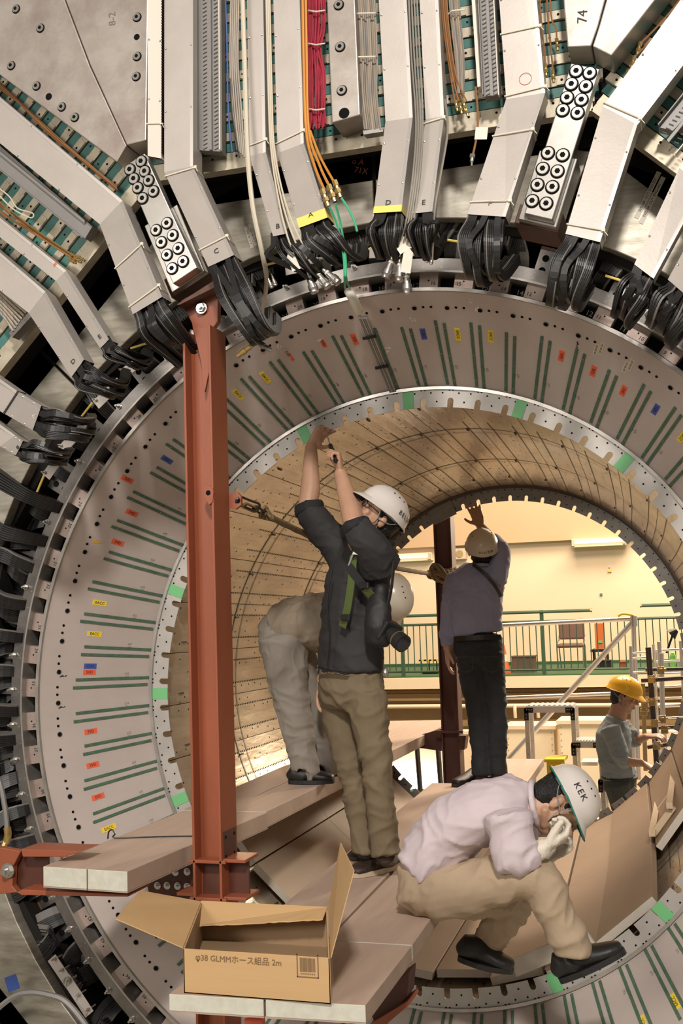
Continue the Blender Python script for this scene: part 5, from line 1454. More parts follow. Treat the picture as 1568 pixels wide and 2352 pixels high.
prism_px([(1002, 1678), (1062, 1678), (1062, 1684), (1002, 1684)], yr-.02, .02, 'dark_red_steel', 'collar', rr_)
for px_ in (962, 1010):
    tubepx((px_-6, 1700), (px_+4, 1830), 3.6, .038, 'band_steel', 'support_leg', None, label=('left' if px_ < 1000 else 'right')+' grey support leg under the far end of the left walkway', cat='leg')
# rope
pa, pb = at(605, 1180, -.25), at(990, 1318, 3.05)
mb = MB(); pts = []
for i in range(40):
    s = i/39; p = pa.lerp(pb, s)+V(0, 0, -.05*math.sin(PI*s)); pts.append(p)
mb.tube(pts, [.013+.002*(i % 2) for i in range(40)], 8); mb.smooth = True
tag(build(mb, 'rope', 'rope'), 'brown rope strung from the red column hook to the rear column', 'rope')
mb = MB()
for k in range(7):
    c = at(1006+k*3, 1318, 3.06)
    tl = rr.uniform(-.06, .06); q = [c+V(.075*math.cos(t+k), .06*math.sin(t), .022*math.sin(t*2+k)+tl*math.cos(t)) for t in [i*PI/6 for i in range(13)]]
    mb.tube(bez(q, 3), .011, 7)
mb.smooth = True; tag(build(mb, 'rope_knot', 'rope'), 'rope knot wound round the rear column', 'rope')
mb = MB()
for k in range(4):
    c = at(604+k*5, 1176+k*2, -.26+k*.01); q = [c+V(.012*math.cos(t), .02*math.sin(t), .022*math.cos(t+k)) for t in [i*PI/5 for i in range(11)]]
    mb.tube(bez(q, 3), .006, 6)
mb.smooth = True; tag(build(mb, 'rope_splice', 'rope'), 'frayed rope splice at the steel hook on the red column', 'rope')
hk = thing('chain_hook', at(570, 1160, -.43), 'steel shackle and chain link joining the rope to the red column', 'hook')
def link(p, q, w, r, Yp, m='black_pipe'):
    a, b = at(p[0], p[1], Yp[0]), at(q[0], q[1], Yp[1]); d = b-a; s = d.cross(V(0, 1, 0)).normalized()*w
    mb = MB(); k = [a-s*.2, a-s, a+d*.5-s, b-s, b+s*.0+d*.08, b+s, a+d*.5+s, a+s, a-s*.2-d*.05, a-s*.2]
    mb.tube(bez([a-d*.06, a-s+d*.05, a+d*.5-s, b-s-d*.05, b+d*.06, b+s-d*.05, a+d*.5+s, a+s+d*.05, a-d*.06], 4), r, 8); mb.smooth = True
    build(mb, 'link', m, hk)
link((546, 1149), (592, 1166), .016, .005, (-.455, -.33)); link((560, 1160), (588, 1172), .010, .005, (-.42, -.32), 'clamp_gold'); link((585, 1165), (603, 1178), .010, .005, (-.34, -.27))

# ------------------------------------------------------------------ cardboard box
Yf = -1.34
TL, TR, BL_, BR = at(420, 2179, Yf), at(756, 2165, Yf), at(420, 2284, Yf), at(757, 2266, Yf)
zt = TL.z; zb = ZR+.001
TL = Vector((TL.x, Yf, zt)); TR = Vector((TR.x, Yf, zt)); 
bk0 = atz(439, 2086, zt); bk1 = atz(730, 2071, zt)
yB = (bk0.y+bk1.y)/2; xL = TL.x; xR = TR.x
skew = bk0.x-(TL.x+0)
bx = thing('cardboard_box', ((xL+xR)/2, (Yf+yB)/2, ZR), 'open empty cardboard box with lettering and a barcode on the near planks', 'box')
def F4(x, y, z): return Vector((x, y, z))
dxb = (bk0.x-TL.x)
Fr = [F4(xL, Yf, zb), F4(xR, Yf, zb), F4(xR, Yf, zt), F4(xL, Yf, zt)]
Bk = [F4(xL+dxb, yB, zb), F4(xR+dxb, yB, zb), F4(xR+dxb, yB, zt), F4(xL+dxb, yB, zt)]
def panel4(P, nrm, name, mi=('cardboard', 'cardboard_shaded'), t=.005):
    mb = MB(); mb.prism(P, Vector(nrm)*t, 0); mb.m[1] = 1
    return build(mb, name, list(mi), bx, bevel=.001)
panel4(Fr, (0, 1, 0), 'front_wall'); panel4(Bk, (0, -1, 0), 'back_wall')
panel4([Fr[0], Bk[0], Bk[3], Fr[3]], (1, 0, 0), 'side_wall'); panel4([Fr[1], Bk[1], Bk[2], Fr[2]], (-1, 0, 0), 'side_wall')
panel4([Fr[0], Fr[1], Bk[1], Bk[0]], (0, 0, 1), 'bottom')
fl_ = [Fr[3], at(265, 2112, Yf-.02), at(322, 2047, yB-.05), Bk[3]]
panel4(fl_, (0, 0, .8), 'flap', ('cardboard', 'cardboard'), .004)
fr_ = [Fr[2]+V(.002, 0, 0), Bk[2]+V(.002, 0, 0), at(781, 1936, yB+.02), at(812, 2000, Yf+.08)]
panel4(fr_, (.8, 0, .3), 'flap', ('cardboard', 'cardboard'), .004)
e0_, e1_ = at(435, 2130, yB-.10), at(741, 2114, yB-.10)
n_ = 28; edge = [e0_.lerp(e1_, i/n_)+V(0, 0, rr.uniform(-.0015, .0015)) for i in range(n_+1)]
panel4([Bk[3]+V(0, 0, .002), Bk[2]+V(0, 0, .002)]+edge[::-1], (0, .1, .9), 'flap', ('cardboard', 'cardboard'), .004)
text('φ38 GLMMホース組品 2m', 'box_lettering', 'print_brown', at(546, 2206, Yf-.0012), (1, 0, 0), (0, 0, 1), .024, bx)
mb = MB(); c = at(706, 2219, Yf-.0012)
for dx, dz, w, h in ((0, .031, .066, .003), (0, -.031, .066, .003), (-.0315, 0, .003, .065), (.0315, 0, .003, .065)): mb.box(c+V(dx, 0, dz), (w, .0008, h))
rb_ = random.Random(5); x = -.023
while x < .023:
    w = rb_.choice((.0008, .0016, .0024)); mb.box(c+V(x+w/2, 0, .003), (w, .0008, .038)); x += w+rb_.choice((.001, .0016))
for i in range(8): mb.box(c+V(-.02+i*.0057, 0, -.022), (.0028, .0008, .004))
build(mb, 'barcode', 'print_brown', bx)
# ================================================================== people
def remesh(mb, name, vox, smooth=3, wr=0.0, wf=(9, 9, 17), seed=0, fold=None):
    me = bpy.data.meshes.new('raw'); me.from_pydata(mb.v, [], mb.f)
    o = bpy.data.objects.new('raw', me); COL.objects.link(o)
    m = o.modifiers.new('r', 'REMESH'); m.mode = 'VOXEL'; m.voxel_size = vox; m.use_smooth_shade = True
    if smooth:
        s = o.modifiers.new('s', 'SMOOTH'); s.iterations = smooth; s.factor = 0.5
    dg = bpy.context.evaluated_depsgraph_get(); dg.update()
    out = bpy.data.meshes.new_from_object(o.evaluated_get(dg))
    bpy.data.objects.remove(o); bpy.data.meshes.remove(me)
    out.name = name
    if wr:
        sd = Vector((seed*7.3, seed*3.1, seed*5.7))
        nrm = [v.normal.copy() for v in out.vertices]
        for i, v in enumerate(out.vertices):
            p = v.co
            q = Vector((p.x*wf[0], p.y*wf[1], p.z*wf[2]))+sd
            q += Vector((noise.noise(p*4+sd), noise.noise(p*4+sd*2), noise.noise(p*4-sd)))*1.6
            a = noise.noise(q*.8); b = 1-abs(noise.noise(q*.55+sd)); b = b*b*b
            c_ = (1-abs(noise.noise(q*1.15-sd)))**5
            v.co = p+nrm[i]*wr*(a*.5+b*.9+c_*.55-.75)
    for p in out.polygons: p.use_smooth = True
    return out

def frame(F, U):
    F = Vector(F).normalized(); U = Vector(U); U = (U-F*U.dot(F)).normalized()
    return F.cross(U), F, U           # right, forward, up

def add_head(mb, c, F, U, s=1.0):
    X, F, U = frame(F, U)
    P = lambda x, f, u: c+(X*x+F*f+U*u)*s
    ax = (X, F, U)
    mb.ell(P(0, -.012, .030), (.076*s, .096*s, .088*s), ax, 20, 14)
    mb.ell(P(0, .018, -.028), (.062*s, .072*s, .075*s), ax, 18, 12)
    mb.ell(P(0, .050, -.088), (.030*s, .028*s, .024*s), ax, 12, 8)      # chin
    mb.loft([P(0, -.02, -.03), P(0, -.03, -.16)], [.055*s, .056*s], [.058*s, .058*s], X, 14)
    for sx in (-1, 1):
        mb.loft([P(sx*.058, -.005, -.055), P(sx*.028, .045, -.088)], [.016*s, .014*s], [.016*s, .014*s], U, 10)   # jaw line
        mb.ell(P(sx*.040, .066, -.018), (.020*s, .016*s, .018*s), ax, 10, 8)    # cheek
        mb.ell(P(sx*.079, -.008, -.010), (.009*s, .018*s, .031*s), ax, 10, 8)   # ear
        mb.loft([P(sx*.012, .088, .028), P(sx*.050, .074, .026)], [.007*s, .006*s], [.007*s, .006*s], U, 8)   # brow
        mb.ell(P(sx*.012, .101, -.022), (.008*s, .009*s, .007*s), ax, 8, 6)
    mb.loft([P(0, .088, .022), P(0, .104, -.012), P(0, .113, -.022)], [.007*s, .009*s, .011*s], [.007*s, .010*s, .009*s], X, 10)
    mb.loft([P(-.022, .082, -.052), P(0, .093, -.050), P(.022, .082, -.052)], [.0045*s]*3, [.006*s]*3, U, 8)
    mb.loft([P(-.018, .080, -.064), P(0, .090, -.063), P(.018, .080, -.064)], [.005*s]*3, [.006*s]*3, U, 8)

def face_parts(c, F, U, par, s=1.0, closed=False):
    X, F, U = frame(F, U)
    P = lambda x, f, u: c+(X*x+F*f+U*u)*s
    for sx in (-1, 1):
        mb = MB()
        if not closed:
            mb.ell(P(sx*.031, .081, .007), (.0125*s, .009*s, .0065*s), (X, F, U), 12, 8, 0)
            mb.ell(P(sx*.031, .088, .007), (.0052*s, .0035*s, .0052*s), (X, F, U), 10, 6, 1)
        else: mb.tube([P(sx*.020, .088, .004), P(sx*.032, .091, .001), P(sx*.044, .085, .004)], .0018*s, 6, 1)
        mb.smooth = True
        build(mb, 'eye', ['paper', 'ink'], par)
        mb = MB(); mb.tube(bez([P(sx*.014, .094, .026), P(sx*.030, .092, .032), P(sx*.050, .080, .026)], 3), .0035*s, 6)
        build(mb, 'eyebrow', 'hair', par)
    mb = MB(); mb.tube(bez([P(-.022, .086, -.0575), P(0, .0985, -.0565), P(.022, .086, -.0575)], 3), .0022*s, 6)
    build(mb, 'mouth', 'red_steel', par)

def hair(c, F, U, par, s=.95, back=True):
    X, F, U = frame(F, U)
    P = lambda x, f, u: c+(X*x+F*f+U*u)*s
    mb = MB(); mb.ell(P(0, -.028, .034), (.083*s, .092*s, .094*s), (X, F, U), 18, 12)
    mb.ell(P(0, -.050, -.020), (.074*s, .062*s, .070*s), (X, F, U), 16, 10)
    for sx in (-1, 1): mb.loft([P(sx*.070, .022, .045), P(sx*.071, .018, .008)], [.012*s, .007*s], [.016*s, .010*s], X, 8)
    mb.ell(P(0, .045, .075), (.065*s, .045*s, .035*s), (X, F, U), 12, 8)
    me = remesh(mb, 'hair', .007*s, 2, .004, (60, 60, 20))
    return build(me, 'hair', 'hair', par)

def helmet(c, F, U, m, liner, par, label, s=1.0, word=None, wpos=None, wm='ink', strap=True, vents=True, ridge=True):
    X, F, U = frame(F, U)
    P = lambda x, f, u: c+(X*x+F*f+U*u)*s
    h = thing('hard_hat', c, label, 'helmet'); 
    mb = MB(); N = 36; rings = []
    for ph, ex in ((-6, 1.06), (0, 1.045), (2, 1.0), (18, 1), (34, 1), (50, 1), (64, 1), (77, 1)):
        r = []
        for k in range(N):
            a = 2*PI*k/N; fx = math.sin(a); ff = math.cos(a)
            R0 = math.cos(R_(max(ph, 0)))
            e = ex
            if ph <= 0 and ff > .2: e += (.22 if ph < 0 else .19)*max(0, (ff-.2)/.8)**.8
            x = .109*R0*fx*(e if ph <= 0 else 1); f = .131*R0*ff*e
            u = .112*math.sin(R_(max(ph, 0)))**.9+.012+(-.006 if ph < 0 else 0)-(.018*max(0, ff) if ph <= 0 else 0)
            if ph > 20 and ridge: u += .006*math.exp(-(x/.022)**2)
            r.append(P(x, f-.004, u))
        rings.append(r)
    vs = [v for r in rings for v in r]+[P(0, -.004, .130 if ridge else .124)]
    fs = []
    for i in range(len(rings)-1):
        for k in range(N): fs.append((i*N+k, i*N+(k+1) % N, (i+1)*N+(k+1) % N, (i+1)*N+k))
    L = len(rings)-1
    for k in range(N): fs.append((L*N+k, L*N+(k+1) % N, len(vs)-1))
    mb.add(vs, fs); mb.smooth = True
    me = mb.mesh('shell'); 
    o = build(me, 'shell', [m, liner], h)
    so = o.modifiers.new('thick', 'SOLIDIFY'); so.thickness = .0035; so.offset = -1; so.material_offset = 1
    mb = MB()
    rim = rings[0]+[rings[0][0]]
    mb.tube(rim, .0028, 6, caps=False); mb.smooth = True; build(mb, 'rim', liner if liner == 'helmet_green' else m, h)
    mb = MB()
    for k in range(N):     # headband
        a0, a1 = 2*PI*k/N, 2*PI*(k+1)/N
        q = [P(.090*math.sin(t), .108*math.cos(t)-.004, u) for t, u in ((a0, .0), (a1, .0), (a1, .03), (a0, .03))]
        mb.add(q, [(0, 1, 2, 3)])
    build(mb, 'headband', 'strap_grey', h).modifiers.new('t', 'SOLIDIFY').thickness = .002
    if strap:
        for sx in (-1, 1):
            mb = MB(); mb.tube(bez([P(sx*.090, .050, .012), P(sx*.088, .028, -.040), P(sx*.070, .030, -.080), P(0, .052, -.122)], 5), .002, flat=(.014, .002)); build(mb, 'chin_strap', 'strap_grey', h)
            mb = MB(); mb.tube(bez([P(sx*.088, -.070, .010), P(sx*.092, -.03, -.025), P(sx*.088, .024, -.042)], 4), .002, flat=(.014, .002)); build(mb, 'strap_branch', 'strap_grey', h)
    if vents:
        mb = MB()
        for sx in (-1, 1):
            for q in range(3):
                el, az = 52+q*0, sx*(62+q*22)
                n = (X*math.sin(R_(az))*math.cos(R_(el))+F*math.cos(R_(az))*math.cos(R_(el))+U*math.sin(R_(el))).normalized()
                p = P(.109*math.cos(R_(el))*math.sin(R_(az)), .131*math.cos(R_(el))*math.cos(R_(az))-.004, .112*math.sin(R_(el))**.9+.0125)
                mb.cyl(p-n*.001, p+n*.0012, .0035, 8)
        build(mb, 'vents', 'dark_recess', h)
    if word:
        for (w, az, el, size, roll) in word:
            # letters one by one so that they follow the curve
            W = size*.72; n0 = len(w)
            for i, ch in enumerate(w):
                a = az-(i-(n0-1)/2)*math.degrees(W/.122)
                n = (X*math.sin(R_(a))*math.cos(R_(el))/.109+F*math.cos(R_(a))*math.cos(R_(el))/.131+U*math.sin(R_(el))/.112).normalized()
                p = P(.109*math.cos(R_(el))*math.sin(R_(a)), .131*math.cos(R_(el))*math.cos(R_(a))-.004, .112*math.sin(R_(el))**.9+.012)
                tx = U.cross(n).normalized(); ty = n.cross(tx)
                text(ch, 'lettering', wm, p+n*.0022, tx, ty, size, h, .0003)
    return h

def rotv(v, ax, d): return Matrix.Rotation(R_(d), 3, ax) @ v
def add_hand(mb, w, D, Pn, side, curls=((15, 20, 15),)*4, s=1.0, thumb=(.55, .75, .35), tc=15, fat=1.0, spread=4):
    """w wrist, D along the hand, Pn palm normal, side=+1/-1 where the thumb leaves"""
    D = Vector(D).normalized(); Pn = Vector(Pn); Pn = (Pn-D*Pn.dot(D)).normalized(); Sd = D.cross(Pn)*side
    mb.loft([w-D*.02*s, w+D*.012*s, w+D*.05*s, w+D*.088*s], [.027*s*fat, .031*s*fat, .040*s*fat, .041*s*fat], [.020*s*fat, .018*s*fat, .016*s*fat, .013*s*fat], Sd, 14, cap=.3)
    mb.ell(w+D*.034*s+Sd*.022*s+Pn*.008*s, (.018*s, .030*s, .014*s), (Sd, D, Pn), 10, 8)
    for i, (off, ln) in enumerate(((.031, .072), (.0105, .081), (-.0105, .075), (-.030, .058))):
        d = rotv(D, Pn, -side*spread*(1.5-i)*1.0) if spread else D
        ax = Sd*side
        p = w+D*.088*s+Sd*off*s
        pts = [p-D*.02*s, p]; c = curls[i] if len(curls) > 1 else curls[0]
        for j, f in enumerate((.45, .30, .25)):
            rot_ax = d.cross(Pn)
            d = rotv(d, D.cross(Pn).normalized(), c[j])
            p = p+d*ln*f*s; pts.append(p)
        mb.loft(pts, [.0095*s*fat, .0095*s*fat, .009*s*fat, .0085*s*fat, .007*s*fat], [.0095*s*fat, .0095*s*fat, .009*s*fat, .0085*s*fat, .007*s*fat], Sd, 10)
    d = (D*thumb[0]+Sd*thumb[1]+Pn*thumb[2]).normalized()
    p = w+D*.022*s+Sd*.022*s; q = p+d*.038*s; d2 = (d+D*.5+Pn*.1*tc/15).normalized()
    mb.loft([p, q, q+d2*.030*s, q+d2*.030*s+(d2+D*.3).normalized()*.022*s], [.014*s*fat, .011*s*fat, .010*s*fat, .008*s*fat], [.014*s*fat, .011*s*fat, .010*s*fat, .008*s*fat], Pn, 10)

def shoe(par, ank, heel, toe, m='shoe_black', sm='shoe_black', w=.048, h=.075, laces=True, up_=V(0, 0, 1)):
    """heel and toe are sole points on what carries the shoe"""
    U = Vector(up_).normalized(); d = (toe-heel).normalized(); L = (toe-heel).length; S_ = d.cross(U).normalized(); U = S_.cross(d)
    mb = MB()
    prof = [(0.02, .62, .55), (.12, .86, .95), (.30, .84, 1.0), (.5, .92, .74), (.68, 1.0, .56), (.84, .92, .46), (.95, .66, .36)]
    pts = [heel+d*L*t+U*(h*hh*.5+.012) for t, ww, hh in prof]
    mb.loft(pts, [w*ww for t, ww, hh in prof], [h*hh*.5+.004 for t, ww, hh in prof], S_, 16, cap=.5)
    mb.loft([heel+d*L*.2+U*h*.6, ank+(ank-heel).normalized()*0+U*0], [w*.86, w*.82], [w*.95, w*.85], S_, 14, cap=.2)
    me = remesh(mb, 'shoe', .006, 3); o = build(me, 'shoe_upper', m, par)
    mb = MB(); n = 24; ring0 = []; 
    for k in range(n):
        a = 2*PI*k/n; t = .5-.5*math.cos(a); 
        ww = (.80+.24*math.sin(PI*min(1, t*1.05))*(1 if t > .3 else .6))*w*abs(math.sin(a))**.55*(1 if math.sin(a) >= 0 else -1)
        ring0.append(heel+d*L*(t*1.03-.02)+S_*ww)
    mb.prism([p+U*.002 for p in ring0], U*.020); build(mb, 'sole', sm, par)
    if laces:
        for q in range(4):
            t = .36+q*.09; c = heel+d*L*t+U*(h*(.95-.45*q/3)+.010)
            mb = MB(); mb.tube([c-S_*.018, c+U*.004, c+S_*.018], .0022, 5); build(mb, 'lace', 'strap_grey' if sm != m else 'belt', par)
    return o

def limb(mb, pts, r, n=14, flat=1.0, cap=.5):
    T = (Vector(pts[-1])-Vector(pts[0])).normalized(); sd = T.cross(V(0, 1, 0.01)).normalized()
    mb.loft(bez(pts, 3) if len(pts) > 2 else pts, interp(r, len(pts)), [q*flat for q in interp(r, len(pts))], sd, n, cap=cap)
def interp(r, n):
    if n <= 2: return list(r)
    out = []
    for i in range(n-1):
        for k in range(3): out.append(r[i]+(r[i+1]-r[i])*k/3)
    return out+[r[-1]]

# ---------------------------------------------------------------- man in the dark jacket
pA = thing('person', atz(860, 1995, ZR), 'man in a dark grey jacket and khaki trousers reaching up to the notched flange', 'person')
FA = (-.52, -.56, .64); UA = (.66, .30, .66)
hA = at(864, 1188, .10)
pel, wai, che, nek = at(806, 1570, .16), at(803, 1455, .17), at(822, 1335, .18), at(858, 1262, .15)
sd = V(.80, -.58, 0)
s1, e1_a, w1 = at(786, 1282, .22), at(712, 1176, .20), at(714, 1026, .30)
s2, e2_a, w2 = at(884, 1292, .04), at(820, 1220, -.04), at(781, 1086, .16)
hp1, kn1, an1 = at(772, 1580, .20), at(806, 1758, .18), at(838, 1938, .20)
hp2, kn2, an2 = at(842, 1580, .10), at(866, 1752, .08), at(884, 1944, .10)
mb = MB()
mb.loft([pel, wai, che, nek], [.08, .09, .10, .055], [.07, .07, .08, .055], sd, 18)
limb(mb, [nek-V(0, 0, .02), hA-Vector(UA).normalized()*.05], [.058, .055])
add_head(mb, hA, FA, UA, .93)
limb(mb, [s1, e1_a, e1_a.lerp(w1, .35), w1], [.036, .043, .045, .027]); limb(mb, [s2, e2_a, e2_a.lerp(w2, .35), w2], [.036, .044, .046, .028])
add_hand(mb, w1, at(742, 985, .36)-w1, (.6, .2, .5), 1, ((20, 25, 20), (40, 40, 30), (50, 50, 30), (55, 50, 35)), .95, (.5, .7, .3))
gdir = (at(776, 1040, .14)-w2)
add_hand(mb, w2, gdir, (-.9, -.35, .1), -1, ((55, 70, 40), (65, 75, 45), (70, 80, 45), (75, 80, 45)), .98, (.8, .3, .6), 30)
for h_, k_, a_ in ((hp1, kn1, an1), (hp2, kn2, an2)): limb(mb, [h_.lerp(k_, .12), k_, a_], [.045, .042, .036])
build(remesh(mb, 'body', .0048, 3), 'body', 'skin', pA)
face_parts(hA, FA, UA, pA, .93); hair(hA, FA, UA, pA, .93)
# glasses
X, F, U = frame(FA, UA); Pq = lambda x, f, u: hA+(X*x+F*f+U*u)*.93
mb = MB()
for sx in (-1, 1):
    mb.tube([Pq(sx*.033+.024*math.cos(t), .098, .006+.016*math.sin(t)) for t in [i*PI/8 for i in range(17)]], .0019, 6)
    mb.tube([Pq(sx*.057, .095, .010), Pq(sx*.074, .05, .010), Pq(sx*.080, -.005, .006)], .0016, 6)
mb.tube([Pq(-.010, .100, .008), Pq(.010, .100, .008)], .0018, 6); tag(build(mb, 'glasses', 'black_plastic', pA), 'thin dark-rimmed glasses')
mb = MB()    # jacket
mb.loft([at(806, 1545, .16), wai, at(812, 1390, .18), che, at(842, 1280, .17), nek+V(0, 0, .012)], [.170, .162, .170, .172, .145, .070], [.125, .115, .125, .125, .105, .070], sd, 22, cap=.12)
me = None
limb(mb, [at(800, 1295, .22), at(757, 1235, .23), at(716, 1182, .21), at(711, 1168, .21)], [.088, .076, .066, .063], 18, cap=.1)
limb(mb, [at(872, 1300, .07), at(856, 1262, .00), at(828, 1226, -.035), at(818, 1212, -.035)], [.092, .076, .068, .064], 18, cap=.1)
build(remesh(mb, 'jacket', .0085, 4, .011, (8, 8, 15), 1), 'jacket', 'jacket_dark', pA)
for a_, b_, r in ((at(712, 1176, .21), at(709, 1160, .215), .062), (at(820, 1216, -.035), at(814, 1203, -.03), .061)):
    mb = MB(); d = (b_-a_).normalized(); mb.tube([a_-d*.012, a_, b_, b_+d*.006], [r*.96, r*1.08, r*1.08, r*.9], 20); me = remesh(mb, 'cuff', .006, 3, .006, (14, 14, 14), 4)
    build(me, 'rolled_cuff', 'jacket_sleeve', pA)
mb = MB(); mb.tube(bez([nek+V(-.05, -.06, 0), nek+V(.02, -.085, .012), nek+V(.085, -.03, .02), nek+V(.05, .05, .02), nek+V(-.04, .05, .01), nek+V(-.075, 0, .0)], 4), .016, 8)
build(remesh(mb, 'collar', .007, 2), 'collar', 'jacket_sleeve', pA)
mb = MB()    # trousers
mb.loft([at(806, 1535, .16), at(806, 1580, .16), at(806, 1610, .16)], [.150, .168, .145], [.115, .138, .12], sd, 20, cap=.4)
limb(mb, [at(774, 1590, .20), at(788, 1680, .19), kn1, at(822, 1850, .19), at(836, 1935, .20), at(838, 1958, .20)], [.085, .076, .063, .058, .056, .058], 18, cap=.1)
limb(mb, [at(842, 1590, .10), at(852, 1680, .09), kn2, at(874, 1850, .08), at(884, 1935, .10), at(888, 1962, .10)], [.088, .080, .066, .060, .062, .066], 18, cap=.1)
build(remesh(mb, 'trousers', .0085, 3, .012, (8, 8, 16), 2), 'trousers', 'khaki', pA)
mb = MB(); mb.tube([at(730, 1533, .05), at(762, 1541, .01), at(800, 1547, -.0)], .004, flat=(.02, .004)); build(mb, 'belt', 'belt', pA)
shoe(pA, an2-V(0, 0, .03), atz(913, 1990, ZR), atz(806, 2018, ZR), 'shoe_brown', 'sole_cream', .052, .080)
shoe(pA, an1-V(0, 0, .03), atz(868, 1958, ZR), atz(806, 1990, ZR), 'shoe_brown', 'sole_cream', .050, .078)
mb = MB()   # zip, straps
def strap(pts, w, m, name, lab=None, t=.003, par=pA):
    mb = MB(); mb.tube(bez([at(*p) for p in pts], 5), .003, flat=(w, t), side=(1, -.3, 0)); return build(mb, name, m, par, lab)
strap([(764, 1300, -.005), (752, 1380, -.01), (757, 1450, .00), (750, 1530, .00)], .006, 'belt', 'zip')
strap([(812, 1275, -.02), (806, 1340, -.035), (797, 1400, -.03), (786, 1440, -.01)], .036, 'olive_strap', 'rucksack_strap', 'olive green strap')
strap([(800, 1300, -.03), (822, 1330, -.045), (848, 1362, -.03)], .036, 'jacket_sleeve', 'rucksack_strap')
strap([(838, 1352, -.045), (853, 1368, -.035)], .040, 'olive_strap', 'strap_buckle', 'olive buckle pad')
for x, y, yy in ((793, 1418, -.035), (836, 1345, -.052)):
    mb = MB(); mb.box(at(x, y, yy), (.045, .010, .026), (V(.95, -.3, 0), V(.3, .95, 0), V(0, 0, 1))); build(mb, 'buckle', 'black_plastic', pA, bevel=.003)
mb = MB(); c = at(819, 1266, -.06); mb.prism([c+V(-.02, 0, -.012), c+V(.02, 0, -.016), c+V(.008, 0, .012), c+V(-.005, 0, .018)], (0, .002, 0)); build(mb, 'name_tag', 'paper', pA)
strap([(800, 1300, -.02), (818, 1256, -.04), (838, 1240, .0)], .008, 'strap_grey', 'neck_cord')
bag = thing('shoulder_bag', at(868, 1470, .0), 'black camera bag hanging at the side of the man in the dark jacket', 'bag')
mb = MB(); mb.loft([at(876, 1350, .0), at(868, 1400, -.03), at(868, 1440, -.04), at(870, 1474, -.03)], [.03, .055, .06, .055], [.03, .045, .05, .045], V(1, -.2, 0), 16)
build(remesh(mb, 'bag', .008, 3, .006, (9, 9, 16), 6), 'bag_body', 'camera_black', bag)
mb = MB(); mb.tube(bez([at(905, 1290, .0), at(897, 1360, -.03), at(880, 1430, -.05)], 5), .004, flat=(.03, .004)); build(mb, 'bag_strap', 'jacket_sleeve', bag)
cm = thing('camera', at(900, 1450, -.05), 'black camera with a long lens hanging beside the bag', 'camera')
cb = at(888, 1448, -.03); d = (at(925, 1478, -.09)-cb).normalized(); sX = d.cross(V(0, 1, 0)).normalized(); sY = d.cross(sX)
mb = MB(); mb.box(cb, (.06, .10, .085), (d, sY, sX)); mb.box(cb+sX*-.048, (.045, .05, .03), (d, sY, sX)); build(mb, 'camera_body', 'camera_black', cm, bevel=.008)
mb = MB(); mb.tube([cb+d*.02, cb+d*.05, cb+d*.051, cb+d*.085, cb+d*.086, cb+d*.118], [.030, .030, .034, .034, .037, .037], 20); mb.smooth = True; build(mb, 'lens', 'camera_black', cm)
mb = MB(); mb.tube([cb+d*.074, cb+d*.080], .0355, 20); build(mb, 'lens_ring', 'clamp_gold', cm)
mb = MB(); mb.tube([cb+d*.1175, cb+d*.119], .032, 20); build(mb, 'front_glass', 'lens_glass', cm)
mb = MB(); c = at(886, 1545, .02); mb.ell(c, (.012, .012, .022), n=10, m=8); build(mb, 'key_ring', 'machined_steel', pA)
helmet(at(874, 1179, .11), FA, UA, 'helmet_white', 'helmet_dark', pA, 'white hard hat lettered BELL on the man in the dark jacket', .92, [('BELLE', -122, 17, .028, 0)])
sd_ = thing('screwdriver', at(762, 1030, .17), 'screwdriver with black handle held up by the man in the dark jacket', 'screwdriver')
a_, b_, c_ = at(772, 1060, .11), at(758, 1022, .17), at(748, 990, .30)
mb = MB(); mb.tube([a_, a_.lerp(b_, .5), b_], [.011, .012, .009], 10); mb.smooth = True; build(mb, 'handle', 'black_plastic', sd_)
mb = MB(); mb.tube([b_, c_], .0028, 8); build(mb, 'shaft', 'steel_pipe', sd_)

# ---------------------------------------------------------------- bending man behind
pB = thing('person', atz(720, 1800, ZL), 'man in grey-beige trousers and shirt bending forward on the left walkway', 'person')
FB = (.25, -.1, -.95); UB = (.92, -.1, .30)
Yb = 1.05
hB = at(893, 1380, Yb)
pel, wai, che, nek = at(655, 1450, Yb), at(700, 1428, Yb), at(790, 1412, Yb), at(852, 1400, Yb)
mb = MB(); sdB = V(0, 1, 0)
mb.loft([pel, wai, che, nek], [.08, .09, .10, .055], [.07, .07, .07, .055], sdB, 18)
add_head(mb, hB, FB, UB); limb(mb, [nek, hB-V(.03, 0, 0)], [.055, .055])
shB = [(at(815, 1420, Yb-.17), at(772, 1500, Yb-.18), at(738, 1562, Yb-.14)), (at(815, 1420, Yb+.17), at(790, 1510, Yb+.18), at(745, 1580, Yb+.14))]
for s_, e_, w_1 in shB:
    limb(mb, [s_, e_, w_1], [.036, .038, .027]); add_hand(mb, w_1, (-.15, 0, -1), (.9, 0, 0), 1, ((10, 20, 15),)*4)
lgB = [(at(652, 1468, Yb-.09), at(672, 1620, Yb-.08), at(703, 1765, Yb-.06)), (at(665, 1468, Yb+.09), at(712, 1620, Yb+.10), at(748, 1752, Yb+.12))]
for h_, k_, a_ in lgB: limb(mb, [h_.lerp(k_, .12), k_, a_], [.045, .042, .036])
build(remesh(mb, 'body', .0055, 3), 'body', 'skin', pB); hair(hB, FB, UB, pB); face_parts(hB, FB, UB, pB)
mb = MB()
mb.loft([at(640, 1440, Yb), at(672, 1434, Yb), at(725, 1430, Yb), at(790, 1420, Yb), at(850, 1402, Yb)], [.165, .18, .19, .185, .09], [.115, .14, .155, .14, .08], sdB, 20, cap=.2)
for s_, e_, w_1 in shB: limb(mb, [s_, e_, e_.lerp(w_1, .75)], [.08, .064, .052], cap=.15)
